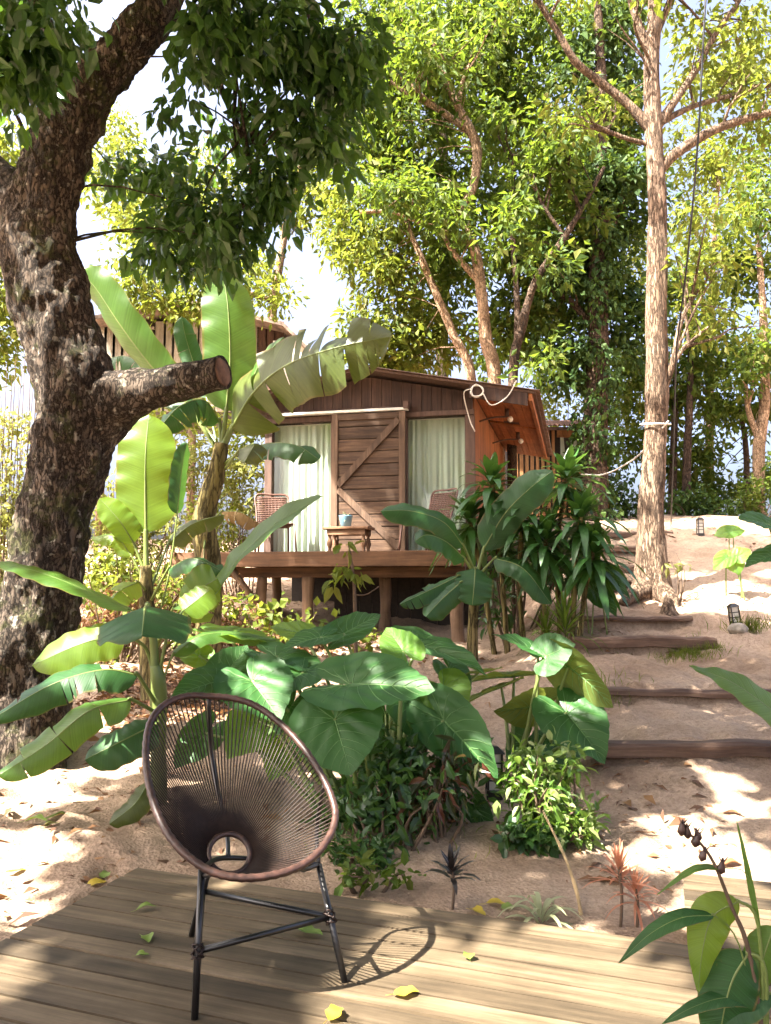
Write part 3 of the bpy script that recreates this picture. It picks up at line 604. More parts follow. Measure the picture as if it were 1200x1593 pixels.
pb = f(-.05, .0, .378); pot = thing('plant_pot', pb, 'small blue pot with a spiky plant on the porch table', 'plant pot')
M['blue'] = plain('blue_glaze', (0.10, 0.20, 0.27), .35, sc=15, var=.15)
mbx = MB(); mbx.add(*tube([pb + Vector((0, 0, z)) for z in (0, .01, .15, .165, .165, .12)], [.06, .072, .098, .1, .085, .08], 20)); mbx.build('pot', M['blue'], pot)

# ------------------------------------------------------------------ strap blades, banana leaves, big heart-shaped leaves
def blade(parent, mid, W, hint, mat, seed=0, tears=0, fold=.25, curl=.5, ruffle=.055, shape='banana', stalk=None, stalk_r=None, nu=36, nv=5, name='leaf', ribmat=None, thick=None):
    rs = random.Random(seed); mid = cat_pts(mid, nu); hint = Vector(hint)
    Tn = []; 
    for i in range(nu): d = mid[min(i + 1, nu - 1)] - mid[max(i - 1, 0)]; Tn.append(d.normalized())
    def wprof(u):
        if shape == 'banana': return (min(1, u / .14) ** .55) * max(0.0, 1 - max(0, (u - .62) / .38) ** 2.4) ** .62
        if shape == 'lance': return max(0, math.sin(math.pi * min(1, u ** .75))) ** .8 * (1 - .12 * u) + .0
        return (min(1, u / .06) ** .5) * (1 - u ** 2.2) ** .8 * (.8 + .2 * u)
    V = []; Fc = []; UV = []
    for s in (-1, 1):
        cuts = [0.0] + sorted(rs.uniform(.18, .95) for _ in range(tears)) + [1.0] if tears else [0.0, 1.0]
        for c in range(len(cuts) - 1):
            u0, u1 = cuts[c], cuts[c + 1]
            if u1 - u0 < .012: continue
            k = max(2, int(round((u1 - u0) * nu)) + 1); fo = fold + (rs.uniform(-.12, .3) if tears else 0); cu = curl * (rs.uniform(.5, 1.9) if tears else 1); sk = rs.uniform(-.05, .05) if tears else 0
            base = len(V)
            for a in range(k):
                u = u0 + (u1 - u0) * a / (k - 1); x = u * (nu - 1); i0 = min(int(x), nu - 2); ft = x - i0
                p = mid[i0].lerp(mid[i0 + 1], ft); T = Tn[i0].lerp(Tn[i0 + 1], ft).normalized()
                S = T.cross(hint); S = S.normalized() if S.length > 1e-4 else T.orthogonal().normalized(); N = S.cross(T).normalized()
                wd = W * wprof(u); q = p.copy(); ang = fo; gap = 0
                if tears:   # the slit opens towards the margin
                    e = min(a, k - 1 - a)
                    if e == 0 and 0 < a + c: gap = .006
                for j in range(nv + 1):
                    v = j / nv
                    if j: ang2 = ang + cu * v; q = q + (S * s * math.cos(ang2) - N * math.sin(ang2)) * (wd / nv) + T * (sk * wd / nv)
                    rf = ruffle * W * v * v * math.sin(u * 34 + seed + s) * 1.0 + ruffle * .8 * W * v * math.sin(u * 13 + seed * 1.7 + s * 2)
                    mvt = T * (gap * (1 if a == 0 else -1) * v)
                    V.append(q + N * rf + mvt); UV.append((u, s * v))
            for a in range(k - 1):
                for j in range(nv):
                    b0 = base + a * (nv + 1) + j; fc = [b0, b0 + nv + 1, b0 + nv + 2, b0 + 1]; Fc.append(fc if s > 0 else fc[::-1])
    lf = obj(name, [tuple(v) for v in V], np.array(Fc), mat, parent, True, UV)
    if ribmat:
        r0 = stalk_r if stalk_r else W * .09; mbx = MB()
        rr = list(np.linspace(r0 * .55, r0 * .08, nu)); mbx.add(*tube([p - (Tn[i].cross(hint).normalized().cross(Tn[i])) * (rr[i] * .5) for i, p in enumerate(mid)], rr, 6))
        if stalk: sp_ = cat_pts([Vector(p) for p in stalk] + [mid[0], mid[1]], 16); mbx.add(*tube(sp_, list(np.linspace(r0 * 1.15, r0 * .55, 16)), 8))
        mbx.build('midrib', ribmat, lf)
    return lf
EARPH = [0, 6, 15, 30, 60, 90, 120, 145, 158, 168, 176, 180]; EARR = [1.0, .93, .84, .75, .66, .61, .60, .60, .55, .40, .13, .07]
def ear(parent, A, B, Wm, hint, mat, seed=0, base=None, sr=.011, droop=.25, cup=.10, name='leaf'):
    """heart-shaped leaf: A where the stalk joins, B the tip, Wm half width"""
    A = Vector(A); B = Vector(B); T = B - A; Ln = T.length; T.normalize(); Hn = Vector(hint); N = (Hn - T * Hn.dot(T)).normalized(); S = N.cross(T)
    wr = Wm / (.61 * Ln); rs = random.Random(seed); ph1, ph2 = rs.uniform(0, 6), rs.uniform(0, 6)
    def surf(x, y, lift=0.0):
        r2 = math.hypot(x, y); an = math.atan2(y, x)
        z = -droop * x * abs(x) * .9 + cup * abs(y) - .45 * droop * y * y + .03 * r2 * r2 * math.sin(an * 9 + ph1) + .018 * r2 * math.sin(an * 5 + ph2) - .10 * math.exp(-(abs(y) / .10)) * .25
        z += .02 * math.sin((x * .55 - abs(y)) * 26) * min(1, abs(y) * 4) * (1 - r2 * .5)
        return A + T * (x * Ln) + S * (y * wr * Ln) + N * (z * Ln + lift)
    na, nr = 64, 9; V = [surf(0, 0)]; UV = [(0, 0)]; Fc = []
    for k in range(1, nr + 1):
        for a in range(na):
            an = a / na * 2 * math.pi - math.pi; R = np.interp(abs(math.degrees(an)), EARPH, EARR) * k / nr
            R *= 1 + .012 * math.sin(a * 2.3 + seed) * (k == nr)
            x, y = R * math.cos(an), R * math.sin(an); V.append(surf(x, y)); UV.append((x, y))
    for a in range(na): Fc.append([0, 1 + a, 1 + (a + 1) % na])
    for k in range(1, nr):
        for a in range(na): b0 = 1 + (k - 1) * na; a2 = (a + 1) % na; Fc.append([b0 + a, b0 + na + a, b0 + na + a2, b0 + a2])
    lf = obj(name, [tuple(v) for v in V], Fc, mat, parent, True, UV)
    mbx = MB(); li = max(.002, Ln * .004)
    def vline(pts, r0, r1): 
        q = [surf(x, y, li * .4) for x, y in pts]; mbx.add(*tube(q, list(np.linspace(r0, r1, len(q))), 4))
    vline([(i / 14 * .97, 0) for i in range(15)], Ln * .016, Ln * .003)
    for s in (-1, 1):
        vline([(-.5 * i / 9, s * .27 * (i / 9) ** .9) for i in range(10)], Ln * .011, Ln * .003)
        for (x0, an, ln_) in ((.02, 98, .55), (.10, 78, .56), (.22, 66, .55), (.36, 58, .48), (.50, 52, .38), (.64, 46, .27), (.77, 40, .16)):
            pts = []
            for i in range(8): q = i / 7 * ln_; aa = math.radians(an - 16 * i / 7); pts.append((x0 + q * math.cos(aa), s * q * math.sin(aa)))
            vline(pts, Ln * .007, Ln * .002)
        for (an, ln_) in ((125, .5), (150, .36)):
            vline([(i / 7 * ln_ * math.cos(math.radians(an - 10 * i / 7)), s * i / 7 * ln_ * math.sin(math.radians(an - 10 * i / 7))) for i in range(8)], Ln * .007, Ln * .002)
    mbx.build('vein', M['vein'], lf)
    if base is not None:
        b0 = Vector(base); m0 = b0.lerp(A, .55) + Vector((0, 0, .12 * (A - b0).length)) ; st = MB(); st.add(*tube(cat_pts([b0, m0, A - N * .004], 16), list(np.linspace(sr * 1.5, sr * .8, 16)), 8)); st.build('stalk', M['rib'], lf)
    return lf
UPC = (0, -.75, .65)
def plant_blades(th, Y, crown, specs, seed0):
    """specs: (material, half width px, [(px,py[,dY])...] midrib, n leading points that are stalk, hint, opts)"""
    for k, (mt, wpx, pts, ns, hint, opt) in enumerate(specs):
        W3 = [P(p[0], p[1], Y + (p[2] if len(p) > 2 else 0)) for p in pts]
        o = dict(opt); 
        blade(th, W3[ns:], pxm(wpx, Y), hint, M[mt], seed=seed0 + k, stalk=W3[:ns] if ns else None, ribmat=M[o.pop('rib', 'rib')], **o)

# ------------------------------------------------------------------ string chair on the deck
M['cord'] = plain('brown_cord', (0.018, 0.009, 0.006), .55, sc=60, var=.4, spec=.3)
M['cord_edge'] = plain('wrapped_rim_cord', (0.045, 0.021, 0.015), .45, sc=45, var=.5, spec=.5, bump=.002)
M['steel'] = plain('black_steel', (0.005, 0.0045, 0.0045), .35, spec=.6)
fA = G(303, 1586); fB = G(537, 1529); fC = G(298, 1455)
chair = thing('string_chair', (fA + fB + fC) / 3, 'round brown string chair with three black legs on the deck', 'chair')
Pb = P(385, 1366, 2.74); Pt = P(325, 1083, 3.36); Sd = (Vector((fB.x - fA.x, fB.y - fA.y, 0))).normalized()
pn = (Pt - Pb).cross(Sd).normalized()
def onplane(px, py, push=0.0):
    d = ray(px, py); o = Vector((0, 0, H)); s = (Pb - o).dot(pn) / d.dot(pn); return o + d * s
RIM = [(325, 1083), (365, 1087), (400, 1099), (437, 1126), (472, 1163), (500, 1205), (517, 1242), (522, 1272), (510, 1306), (482, 1338), (440, 1358), (385, 1366), (338, 1359), (300, 1338), (267, 1305), (245, 1265), (231, 1215), (227, 1165), (235, 1122), (258, 1095), (290, 1083)]
rp = [onplane(*q) for q in RIM]; ctr = sum(rp, Vector()) / len(rp)
# the rim dips a little out of plane at the sides, as such rims do
n = len(rp); rimc = []
for i in range(160):
    u = i / 160 * n; k = int(u); tt = u - k; a, b_, c_, d_ = rp[(k - 1) % n], rp[k % n], rp[(k + 1) % n], rp[(k + 2) % n]
    rimc.append(0.5 * ((2 * b_) + (c_ - a) * tt + (2 * a - 5 * b_ + 4 * c_ - d_) * tt * tt + (3 * b_ - a - 3 * c_ + d_) * tt ** 3))
mb = MB(); mb.add(*tube(rimc, [.0135 + .0015 * math.sin(i * 2.6) for i in range(160)], 10, closed=True)); mb.build('rim', M['cord_edge'], chair)
rc = P(357, 1328, 3.06); fdir = Vector((Sd.y, -Sd.x, 0)); rn = (fdir * .72 + Vector((0, 0, .70))).normalized(); ru = Sd; rv = rn.cross(ru).normalized(); RR = .077
def ringpt(a): return rc + ru * (RR * math.cos(a)) + rv * (RR * math.sin(a))
mb = MB(); mb.add(*tube([ringpt(a * 2 * math.pi / 40) for a in range(40)], .011, 8, closed=True)); mb.build('seat_ring', M['cord_edge'], chair)
# cords: from rim to ring, in matching angular order
def angof(p, c, u, v): d = p - c; return math.atan2(d.dot(v), d.dot(u))
pv = pn.cross(Sd).normalized(); cords = MB(); NC = 118
if pv.z < 0: pv = -pv
rvv = rv if rv.z > 0 else -rv
lens = [0]
for i in range(160): lens.append(lens[-1] + (rimc[(i + 1) % 160] - rimc[i]).length)
rc_pl = rc + pn * (Pb - rc).dot(pn)
for i in range(NC):
    s = lens[-1] * i / NC; k = int(np.searchsorted(lens, s, side='right') - 1); tt = (s - lens[k]) / (lens[k + 1] - lens[k]); p = rimc[k % 160].lerp(rimc[(k + 1) % 160], tt)
    a = angof(p, rc_pl.lerp(ctr, .35), Sd, pv); q = rc + ru * (RR * math.cos(a)) + rvv * (RR * math.sin(a))
    mid = p.lerp(q, .5) + Vector((0, 0, -.012)) + (-fdir) * .012
    cords.add(*tube(cat_pts([p, mid, q], 5), .0029, 5))
cords.build('cord_weave', M['cord'], chair, kind='stuff')
# frame
tA = P(314, 1352, 2.83); tB = P(496, 1345, 3.13); tC = P(330, 1335, 3.20)
def leg(a, b_, r=.012): mb = MB(); mb.add(*tube([a, b_], r, 10)); return mb.build('leg', M['steel'], chair)
leg(tA, fA); leg(tB, fB); leg(tC, fC)
kA = tA.lerp(fA, .56); kB = tB.lerp(fB, .46); kC = tC.lerp(fC, .42)
for a, b_ in ((kA, kB), (kC, kB), (kA, kC)): mb = MB(); mb.add(*tube([a, b_], .0105, 10)); mb.build('crossbar', M['steel'], chair)
for k_, ax_ in ((kA, (fA - tA).normalized()), (kB, (fB - tB).normalized())):
    mb = MB(); pts = []; u_ = ax_.orthogonal().normalized(); v_ = ax_.cross(u_)
    for i in range(70): a = i * .62; pts.append(k_ + ax_ * (.022 * math.sin(i * .37)) + (u_ * math.cos(a) + v_ * math.sin(a)) * (.017 + .004 * math.sin(i * 1.3)))
    mb.add(*tube(pts, .0032, 5)); mb.build('lashing', M['cord'], chair)
top = rimc[0]; bk1 = P(330, 1180, 3.42); bk2 = P(352, 1290, 3.2)
mb = MB(); mb.add(*tube(cat_pts([top, bk1, bk2, rc - rn * .02], 16), .009, 8)); mb.build('back_support', M['steel'], chair)
for (a, b_) in ((rimc[40], tB), (rimc[112], tA), (rimc[92], tA), (rimc[72], tB)):
    mb = MB(); mb.add(*tube(cat_pts([a - pn * 0.0, a.lerp(b_, .5) + (-fdir) * .05 - Vector((0, 0, .03)), b_], 10), .008, 8)); mb.build('under_frame', M['steel'], chair)
mb = MB(); mb.add(*tube(cat_pts([tA, rc - rn * .03, tB], 12), .009, 8)); mb.add(*tube([rc - rn * .03, tC], .009, 8)); mb.build('seat_support', M['steel'], chair)

# ------------------------------------------------------------------ banana plants
def stem(th, Y, pts, rpx, mat='stem'):
    q = [P(p[0], p[1], Y) for p in pts]; g = q[0].copy(); g.z = g1(g.x, g.y) - .05; q[0] = g
    mb = MB(); mb.add(*tube(cat_pts(q, 30), lin([pxm(r, Y) for r in rpx], 30), 16, lambda A, L: L * .16 * fbm(A * np.array([9, 9, 3.]), 3))); return mb.build('pseudostem', M[mat], th)
CAMN = (0, -1, .25); UP = (0, -.25, 1)
YA = 8.5
A_ = thing('banana_plant', onground(322, 1000, YA), 'tallest banana plant with torn arching leaves left of the cabin', 'banana plant', 'banana plants')
stem(A_, YA, [(322, 1000), (326, 900), (318, 810), (334, 745), (345, 690)], [20, 18, 17, 15, 11])
plant_blades(A_, YA, None, [
    ('ban', 44, [(345, 700), (352, 640), (358, 560), (355, 480), (346, 420, .1)], 1, (0.25, -1, .0), dict(fold=.1, curl=.25, tears=0)),
    ('banold', 64, [(345, 700), (360, 668), (395, 610, -.3), (446, 568, -.6), (525, 540, -.9), (612, 523, -1.1)], 1, (.15, -1, .30), dict(fold=.08, curl=.4, tears=13)),
    ('bandark', 36, [(345, 700), (342, 655), (318, 622, -.3), (280, 632, -.5), (246, 668, -.6)], 1, (0, -.8, .7), dict(fold=.35, curl=.7, tears=9)),
    ('ban', 36, [(338, 700), (290, 625, .1), (240, 575, 0), (190, 510, -.1), (150, 450, -.1), (121, 419, -.1)], 1, (-.5, -.85, -.2), dict(fold=.15, curl=.5, tears=0)),
    ('bandark', 27, [(350, 722), (370, 705, -.2), (415, 690, -.4), (460, 692, -.6), (497, 715, -.7)], 1, (0, -.75, .8), dict(fold=.25, curl=.6, tears=3)),
    ('ban', 16, [(352, 690), (385, 610), (402, 570), (420, 545), (442, 524)], 1, (-.4, -.9, .1), dict(fold=.35, curl=.3, tears=0)),
    ('bandark', 20, [(340, 700), (322, 620, .3), (300, 560, .4), (288, 520, .4), (283, 492, .4)], 1, (.3, -.9, .2), dict(fold=.2, curl=.3, tears=1)),
    ('bandark', 30, [(345, 700), (300, 640, .4), (250, 590, .6), (200, 555, .7), (160, 560, .8)], 1, (0, -.7, .8), dict(fold=.3, curl=.5, tears=7)),
    ('bandry', 22, [(325, 815), (345, 795, -.2), (375, 797, -.3), (405, 815, -.3)], 1, (0, -.6, .9), dict(fold=.4, curl=1.0, tears=6)),
    ('bandry', 18, [(320, 830), (318, 850, -.2), (316, 890, -.3), (312, 930, -.2)], 1, (.2, -1, 0), dict(fold=.5, curl=1.2, tears=3)),
    ('banold', 26, [(350, 730), (372, 700, -.5), (395, 690, -.8), (380, 720, -.9)], 1, (0, -.9, .5), dict(fold=.2, curl=.6, tears=2)),
], 10)
YB = 7.4
B_ = thing('banana_plant', onground(238, 1075, YB), 'banana plant with one bright upright sunlit leaf beside the big trunk', 'banana plant', 'banana plants')
stem(B_, YB, [(238, 1080), (233, 1000), (229, 930), (227, 880)], [17, 15, 12, 9])
plant_blades(B_, YB, None, [
    ('banlime', 47, [(228, 890), (227, 830), (226, 760), (227, 700), (232, 645, .1)], 1, (.1, -1, .1), dict(fold=.06, curl=.2, tears=0)),
    ('bandark', 18, [(236, 1000), (262, 900), (276, 800), (282, 740), (290, 688)], 2, (.8, -.6, .1), dict(fold=.2, curl=.3, tears=0)),
    ('banlime', 24, [(226, 890), (208, 845), (186, 810, -.1), (155, 775, -.1)], 1, (-.2, -.9, .5), dict(fold=.15, curl=.4, tears=0)),
    ('banlime', 17, [(226, 905), (205, 865), (180, 835), (142, 836)], 1, (0, -.7, .8), dict(fold=.2, curl=.5, tears=0)),
    ('ban', 26, [(244, 1010), (270, 945, -.3), (335, 915, -.8), (372, 868, -1.0), (430, 815, -1.2), (502, 772, -1.4)], 1, (-.35, -.65, .75), dict(fold=-.25, curl=.15, tears=0)),
    ('banlime', 32, [(240, 1000), (290, 965, -.7), (310, 920, -.9), (338, 900, -1.0)], 1, (-.1, -.95, .2), dict(fold=.1, curl=.3, tears=1)),
    ('bandark', 24, [(232, 940), (262, 885, -.3), (300, 868, -.5), (345, 888, -.6)], 1, (0, -.6, .8), dict(fold=.2, curl=.5, tears=2)),
    ('banlime', 24, [(228, 920), (215, 905, -.3), (185, 920, -.5), (165, 945, -.6)], 1, (0, -.7, .8), dict(fold=.2, curl=.5, tears=1)),
    ('banold', 22, [(230, 930), (262, 845, .2), (300, 815, .3), (350, 800, .4)], 1, (0, -.8, .6), dict(fold=.2, curl=.4, tears=2)),
], 40)
YC = 5.2
C_ = thing('banana_plant', onground(246, 1110, YC), 'nearest low banana plant spreading broad leaves behind the string chair', 'banana plant', 'banana plants')
stem(C_, YC, [(250, 1130), (246, 1080), (242, 1035)], [13, 12, 9], 'rib')
plant_blades(C_, YC, None, [
    ('ban', 24, [(243, 1060), (232, 985), (205, 950), (120, 912, -.1), (55, 888, -.1), (-5, 874, -.1)], 2, (0, -.35, 1), dict(fold=-.1, curl=.45)),
    ('bandark', 70, [(243, 1060), (238, 985), (230, 943), (226, 945, -.35), (224, 962, -.6), (221, 988, -.8)], 2, (0, -.3, 1), dict(fold=.22, curl=.35)),
    ('banlime', 34, [(243, 1070), (228, 1010), (195, 988, -.1), (130, 1000, -.2), (50, 1035, -.2)], 2, (.1, -.85, .5), dict(fold=.1, curl=.4)),
    ('bandark', 34, [(246, 1100), (215, 1050, -.2), (160, 1042, -.3), (80, 1065, -.4), (-15, 1120, -.5)], 1, (0, -.6, .8), dict(fold=.1, curl=.5, tears=4)),
    ('ban', 32, [(246, 1110), (205, 1088, -.3), (140, 1105, -.5), (70, 1160, -.6), (-5, 1208, -.7)], 1, (.15, -.75, .65), dict(fold=.15, curl=.4, tears=3)),
    ('bandark', 34, [(248, 1120), (245, 1125, -.2), (195, 1150, -.3), (132, 1182, -.35)], 1, (0, -.8, .6), dict(fold=.15, curl=.5)),
    ('ban', 20, [(246, 1080), (268, 1020), (310, 990, .1), (360, 985, .2), (430, 998, .2)], 1, (0, -.5, .9), dict(fold=.1, curl=.5)),
    ('banlime', 28, [(246, 1060), (262, 985), (285, 950, .2), (330, 915, .3)], 2, (0, -.9, .5), dict(fold=.1, curl=.3)),
    ('banold', 22, [(248, 1125), (232, 1215, -.3), (210, 1250, -.4), (170, 1282, -.45)], 1, (0, -.8, .6), dict(fold=.3, curl=.5)),
], 70)
YD = 9.2
D_ = thing('banana_plant', onground(735, 1015, YD), 'slim banana plant with dark green leaves right of the porch', 'banana plant', 'banana plants')
stem(D_, YD, [(735, 1020), (737, 950), (741, 892)], [9, 8, 6])
plant_blades(D_, YD, None, [
    ('bandark', 30, [(742, 895), (752, 855), (785, 800, -.1), (822, 762, -.2), (860, 732, -.2)], 1, (-.1, -.9, .4), dict(fold=.05, curl=.3)),
    ('bandark', 25, [(741, 895), (722, 850, -.1), (690, 812, -.3), (640, 795, -.4), (592, 795, -.4)], 1, (0, -.8, .6), dict(fold=.1, curl=.5)),
    ('bandark', 27, [(741, 897), (722, 868, -.1), (695, 843, -.3), (665, 832, -.4), (645, 842, -.4)], 1, (0, -.7, .7), dict(fold=.1, curl=.4)),
    ('bandark', 30, [(742, 897), (740, 884, -.15), (738, 910, -.35), (735, 942, -.4)], 1, (0, -.9, .4), dict(fold=.08, curl=.3)),
    ('bandark', 20, [(741, 900), (715, 895, -.2), (675, 915, -.3), (622, 940, -.4)], 1, (0, -.75, .7), dict(fold=.15, curl=.5, tears=3)),
    ('bandark', 24, [(741, 902), (718, 905, -.3), (690, 930, -.4), (662, 960, -.5)], 1, (0, -.85, .6), dict(fold=.15, curl=.5, tears=1)),
    ('bandark', 22, [(743, 897), (770, 868, -.1), (815, 885, -.3), (858, 940, -.4)], 1, (0, -.75, .7), dict(fold=.1, curl=.5)),
], 100)
# ------------------------------------------------------------------ elephant ears
YE = 4.9
E_ = thing('elephant_ear_plant', onground(590, 1180, YE), 'large elephant ear clump with big heart shaped leaves in the middle', 'elephant ear', 'elephant ear plants')
eb = onground(590, 1180, YE)
def ears(th, Y, base, specs, s0):
    for k, (mt, a, b_, wpx, hint, opt) in enumerate(specs):
        A = P(a[0], a[1], Y + (a[2] if len(a) > 2 else 0)); B = P(b_[0], b_[1], Y + (b_[2] if len(b_) > 2 else 0))
        bb = Vector(base) + Vector((random.uniform(-.12, .12) + (A.x - base.x) * .25, random.uniform(-.1, .1), 0)); bb.z = g1(bb.x, bb.y) - .03
        ear(th, A, B, pxm(wpx, Y), hint, M[mt], s0 + k, bb, **opt)
ears(E_, YE, eb, [
    ('ear', (545, 1062, -.35), (674, 1062, -.55), 62, (-.1, -.55, .83), dict(droop=.12)),
    ('ear', (521, 1118, -.45), (546, 1204, -.62), 66, (-.05, -.93, .35), dict(droop=.10)),
    ('ear', (690, 1120, -.1), (772, 1203, -.35), 46, (-.25, -.8, .55), dict(droop=.15)),
    ('ear', (392, 1058, -.05), (436, 1112, -.3), 58, (0, -.6, .8), dict(droop=.12)),
    ('ear', (335, 1060, .0), (268, 1078, -.2), 34, (-.1, -.8, .6), dict(droop=.15)),
    ('ear', (352, 1048, .2), (385, 1000, .35), 36, (0, -.95, .3), dict(droop=.1)),
    ('earlime', (350, 985, .6), (442, 994, .5), 38, (.1, -.15, .95), dict(droop=.1)),
    ('ear', (430, 1020, .3), (512, 1040, .1), 40, (0, -.25, .95), dict(droop=.15)),
    ('ear', (535, 985, .5), (594, 950, .7), 30, (-.2, -.85, .45), dict(droop=.1)),
    ('ear', (500, 990, .4), (440, 1000, .3), 34, (0, -.35, .9), dict(droop=.15)),
    ('earlime', (628, 1012, .0), (602, 972, .15), 34, (.3, -.9, .3), dict(droop=.1)),
    ('ear', (650, 1000, .3), (760, 1034, .0), 34, (.05, -.4, .9), dict(droop=.12)),
    ('earlime', (690, 1070, .1), (722, 1104, -.1), 40, (-.3, -.6, .7), dict(droop=.2)),
    ('earold', (745, 1045, .4), (688, 1046, .2), 30, (0, .2, .95), dict(droop=.2)),
    ('ear', (640, 1090, .1), (668, 1160, -.1), 42, (.2, -.9, .4), dict(droop=.15)),
    ('ear', (470, 1045, .1), (430, 1075, -.1), 40, (-.2, -.7, .6), dict(droop=.15)),
    ('earlime', (400, 1120, .25), (352, 1175, .1), 44, (-.1, -.9, .4), dict(droop=.15)),
    ('earlime', (450, 1140, .3), (420, 1215, .2), 40, (.2, -.9, .3), dict(droop=.15)),
    ('earold', (585, 1150, .35), (620, 1210, .3), 38, (.3, -.9, .3), dict(droop=.15)),
    ('ear', (320, 1140, .35), (270, 1190, .2), 36, (-.2, -.9, .4), dict(droop=.15)),
    ('ear', (610, 1040, .2), (640, 1085, .05), 30, (.1, -.7, .7), dict(droop=.2)),
    ('ear', (455, 1095, .0), (428, 1140, -.1), 30, (-.2, -.85, .45), dict(droop=.2)),
    ('earlime', (470, 985, .7), (420, 968, .8), 26, (0, -.6, .8), dict(droop=.15)),
    ('ear', (600, 1110, .2), (600, 1170, .1), 34, (.1, -.95, .3), dict(droop=.15)),
    ('earlime', (310, 1020, .4), (275, 1000, .5), 24, (-.1, -.8, .6), dict(droop=.15)),
    ('ear', (700, 1040, .3), (735, 1075, .2), 28, (.1, -.6, .8), dict(droop=.2)),
    ('bandark', (735, 1250, .0), (770, 1300, -.1), 20, (-.2, -.85, .5), dict(droop=.2)),
], 200)
YF = 5.7
F_ = thing('elephant_ear_plant', onground(815, 1180, YF), 'smaller elephant ear plant at the edge of the sandy path', 'elephant ear', 'elephant ear plants')
ears(F_, YF, onground(815, 1180, YF), [
    ('ear', (838, 1014), (768, 980, .0), 24, (.1, -.35, .9), dict(droop=.1)),
    ('ear', (850, 1020, -.1), (893, 1000, -.2), 36, (-.1, -.75, .6), dict(droop=.1)),
    ('earold', (884, 1038, -.1), (960, 1096, -.3), 42, (-.3, -.8, -.55), dict(droop=-.12)),
    ('ear', (882, 1108, -.2), (942, 1176, -.5), 50, (-.1, -.7, .7), dict(droop=.15)),
    ('earold', (838, 1098, .1), (772, 1112, 0), 36, (.1, -.85, -.4), dict(droop=.1)),
    ('earold', (800, 1050, .3), (690, 1052, .3), 24, (0, .1, .95), dict(droop=.15)),
    ('earold', (780, 1068, .2), (715, 1088, .1), 26, (0, .2, .95), dict(droop=.15)),
    ('ear', (860, 1150, .0), (905, 1190, -.1), 34, (.2, -.8, .5), dict(droop=.15)),
    ('ear', (820, 1150, .1), (790, 1190, .0), 26, (-.2, -.9, .4), dict(droop=.15)),
    ('earlime', (880, 1160, -.2), (915, 1150, -.3), 26, (0, -.6, .8), dict(droop=.15)),
], 260)
YR = 7.2
R_ = thing('elephant_ear_plant', onground(1215, 900, YR), 'elephant ear plant half out of frame at the right edge', 'elephant ear', 'elephant ear plants')
ears(R_, YR, onground(1225, 930, YR), [('ear', (1196, 815), (1152, 800, -.1), 28, (0, -.6, .8), dict(droop=.15)), ('ear', (1210, 860), (1160, 872, -.1), 22, (0, -.5, .9), dict(droop=.15)), ('ear', (1225, 790), (1260, 780), 34, (0, -.6, .8), dict())], 290)
for k, (px, py, Y, lab) in enumerate(((1145, 895, 10.0, 'small lime elephant ear seedling in the sunny patch right of the slender tree'), (1130, 850, 12.0, 'pale elephant ear seedling on the upper sand slope'), (935, 935, 9.2, 'pair of elephant ear leaves leaning over the path steps'))):
    b0 = onground(px, py, Y); th = thing('elephant_ear_seedling', b0, lab, 'elephant ear', 'elephant ear plants')
    if k == 0: sp = [('earlime', (1140, 872), (1152, 892, -.1), 18), ('earlime', (1130, 868), (1112, 882, -.1), 15), ('earlime', (1150, 865), (1168, 852), 15)]
    elif k == 1: sp = [('earlime', (1135, 827), (1112, 830), 14), ('earlime', (1140, 826), (1160, 822), 12)]
    else: sp = [('ear', (925, 880), (985, 922, -.3), 17), ('ear', (925, 918), (960, 948, -.3), 24), ('ear', (905, 880), (885, 890, -.2), 18)]
    ears(th, Y, b0, [(a, b_, c, d, (0, -.75, .65), dict(sr=.007)) for a, b_, c, d in sp], 300 + k * 5)

# ------------------------------------------------------------------ dracaenas beside the cabin
def rosette(th, c, Lr, n, W, mat, seed, up=.55, sag=.9, lo=-.5):
    rs = random.Random(seed)
    for i in range(n):
        az = i * 2.39996 + rs.uniform(-.25, .25); el = lo + (up * 1.9 - lo) * (i / n) + rs.uniform(-.12, .12); L = Lr * rs.uniform(.8, 1.1) * (1 - .25 * max(0, el) / 1.2)
        d = Vector((math.cos(az) * math.cos(el), math.sin(az) * math.cos(el), math.sin(el))); b0 = Vector(c) + Vector((0, 0, -.18 * Lr * (1 - i / n) * 2))
        pts = [b0, b0 + d * L * .35, b0 + d * L * .7 + Vector((0, 0, -.16 * sag * L)), b0 + d * L * .95 + Vector((0, 0, -.5 * sag * L * max(.25, math.cos(el))))]
        hint = Vector((-d.x * math.sin(el), -d.y * math.sin(el), math.cos(el)))
        blade(th, pts, W * rs.uniform(.85, 1.1), hint, mat, seed * 50 + i, fold=-.2, curl=.2, ruffle=.06, shape='lance', nu=9, nv=2)
DRS = [((765, 742), 9.5, 790, 1000, 'glossy dracaena with a bright green crown against the cabin corner'), ((882, 735), 9.3, 872, 965, 'tall dracaena with long drooping leaves beside the path steps'),
       ((815, 790), 9.3, 815, 985, 'dark dracaena head between the two taller ones by the cabin'), ((905, 795), 9.0, 890, 955, 'low dracaena crown with hanging leaves nearest the path steps'), ((850, 830), 9.1, 845, 980, 'lowest dracaena crown below the drooping one, above its bare canes'), ((730, 800), 9.7, 770, 1000, 'dracaena crown half hidden behind the slim banana leaves'), ((925, 850), 8.9, 900, 950, 'small dracaena crown hanging over the upper path steps')]
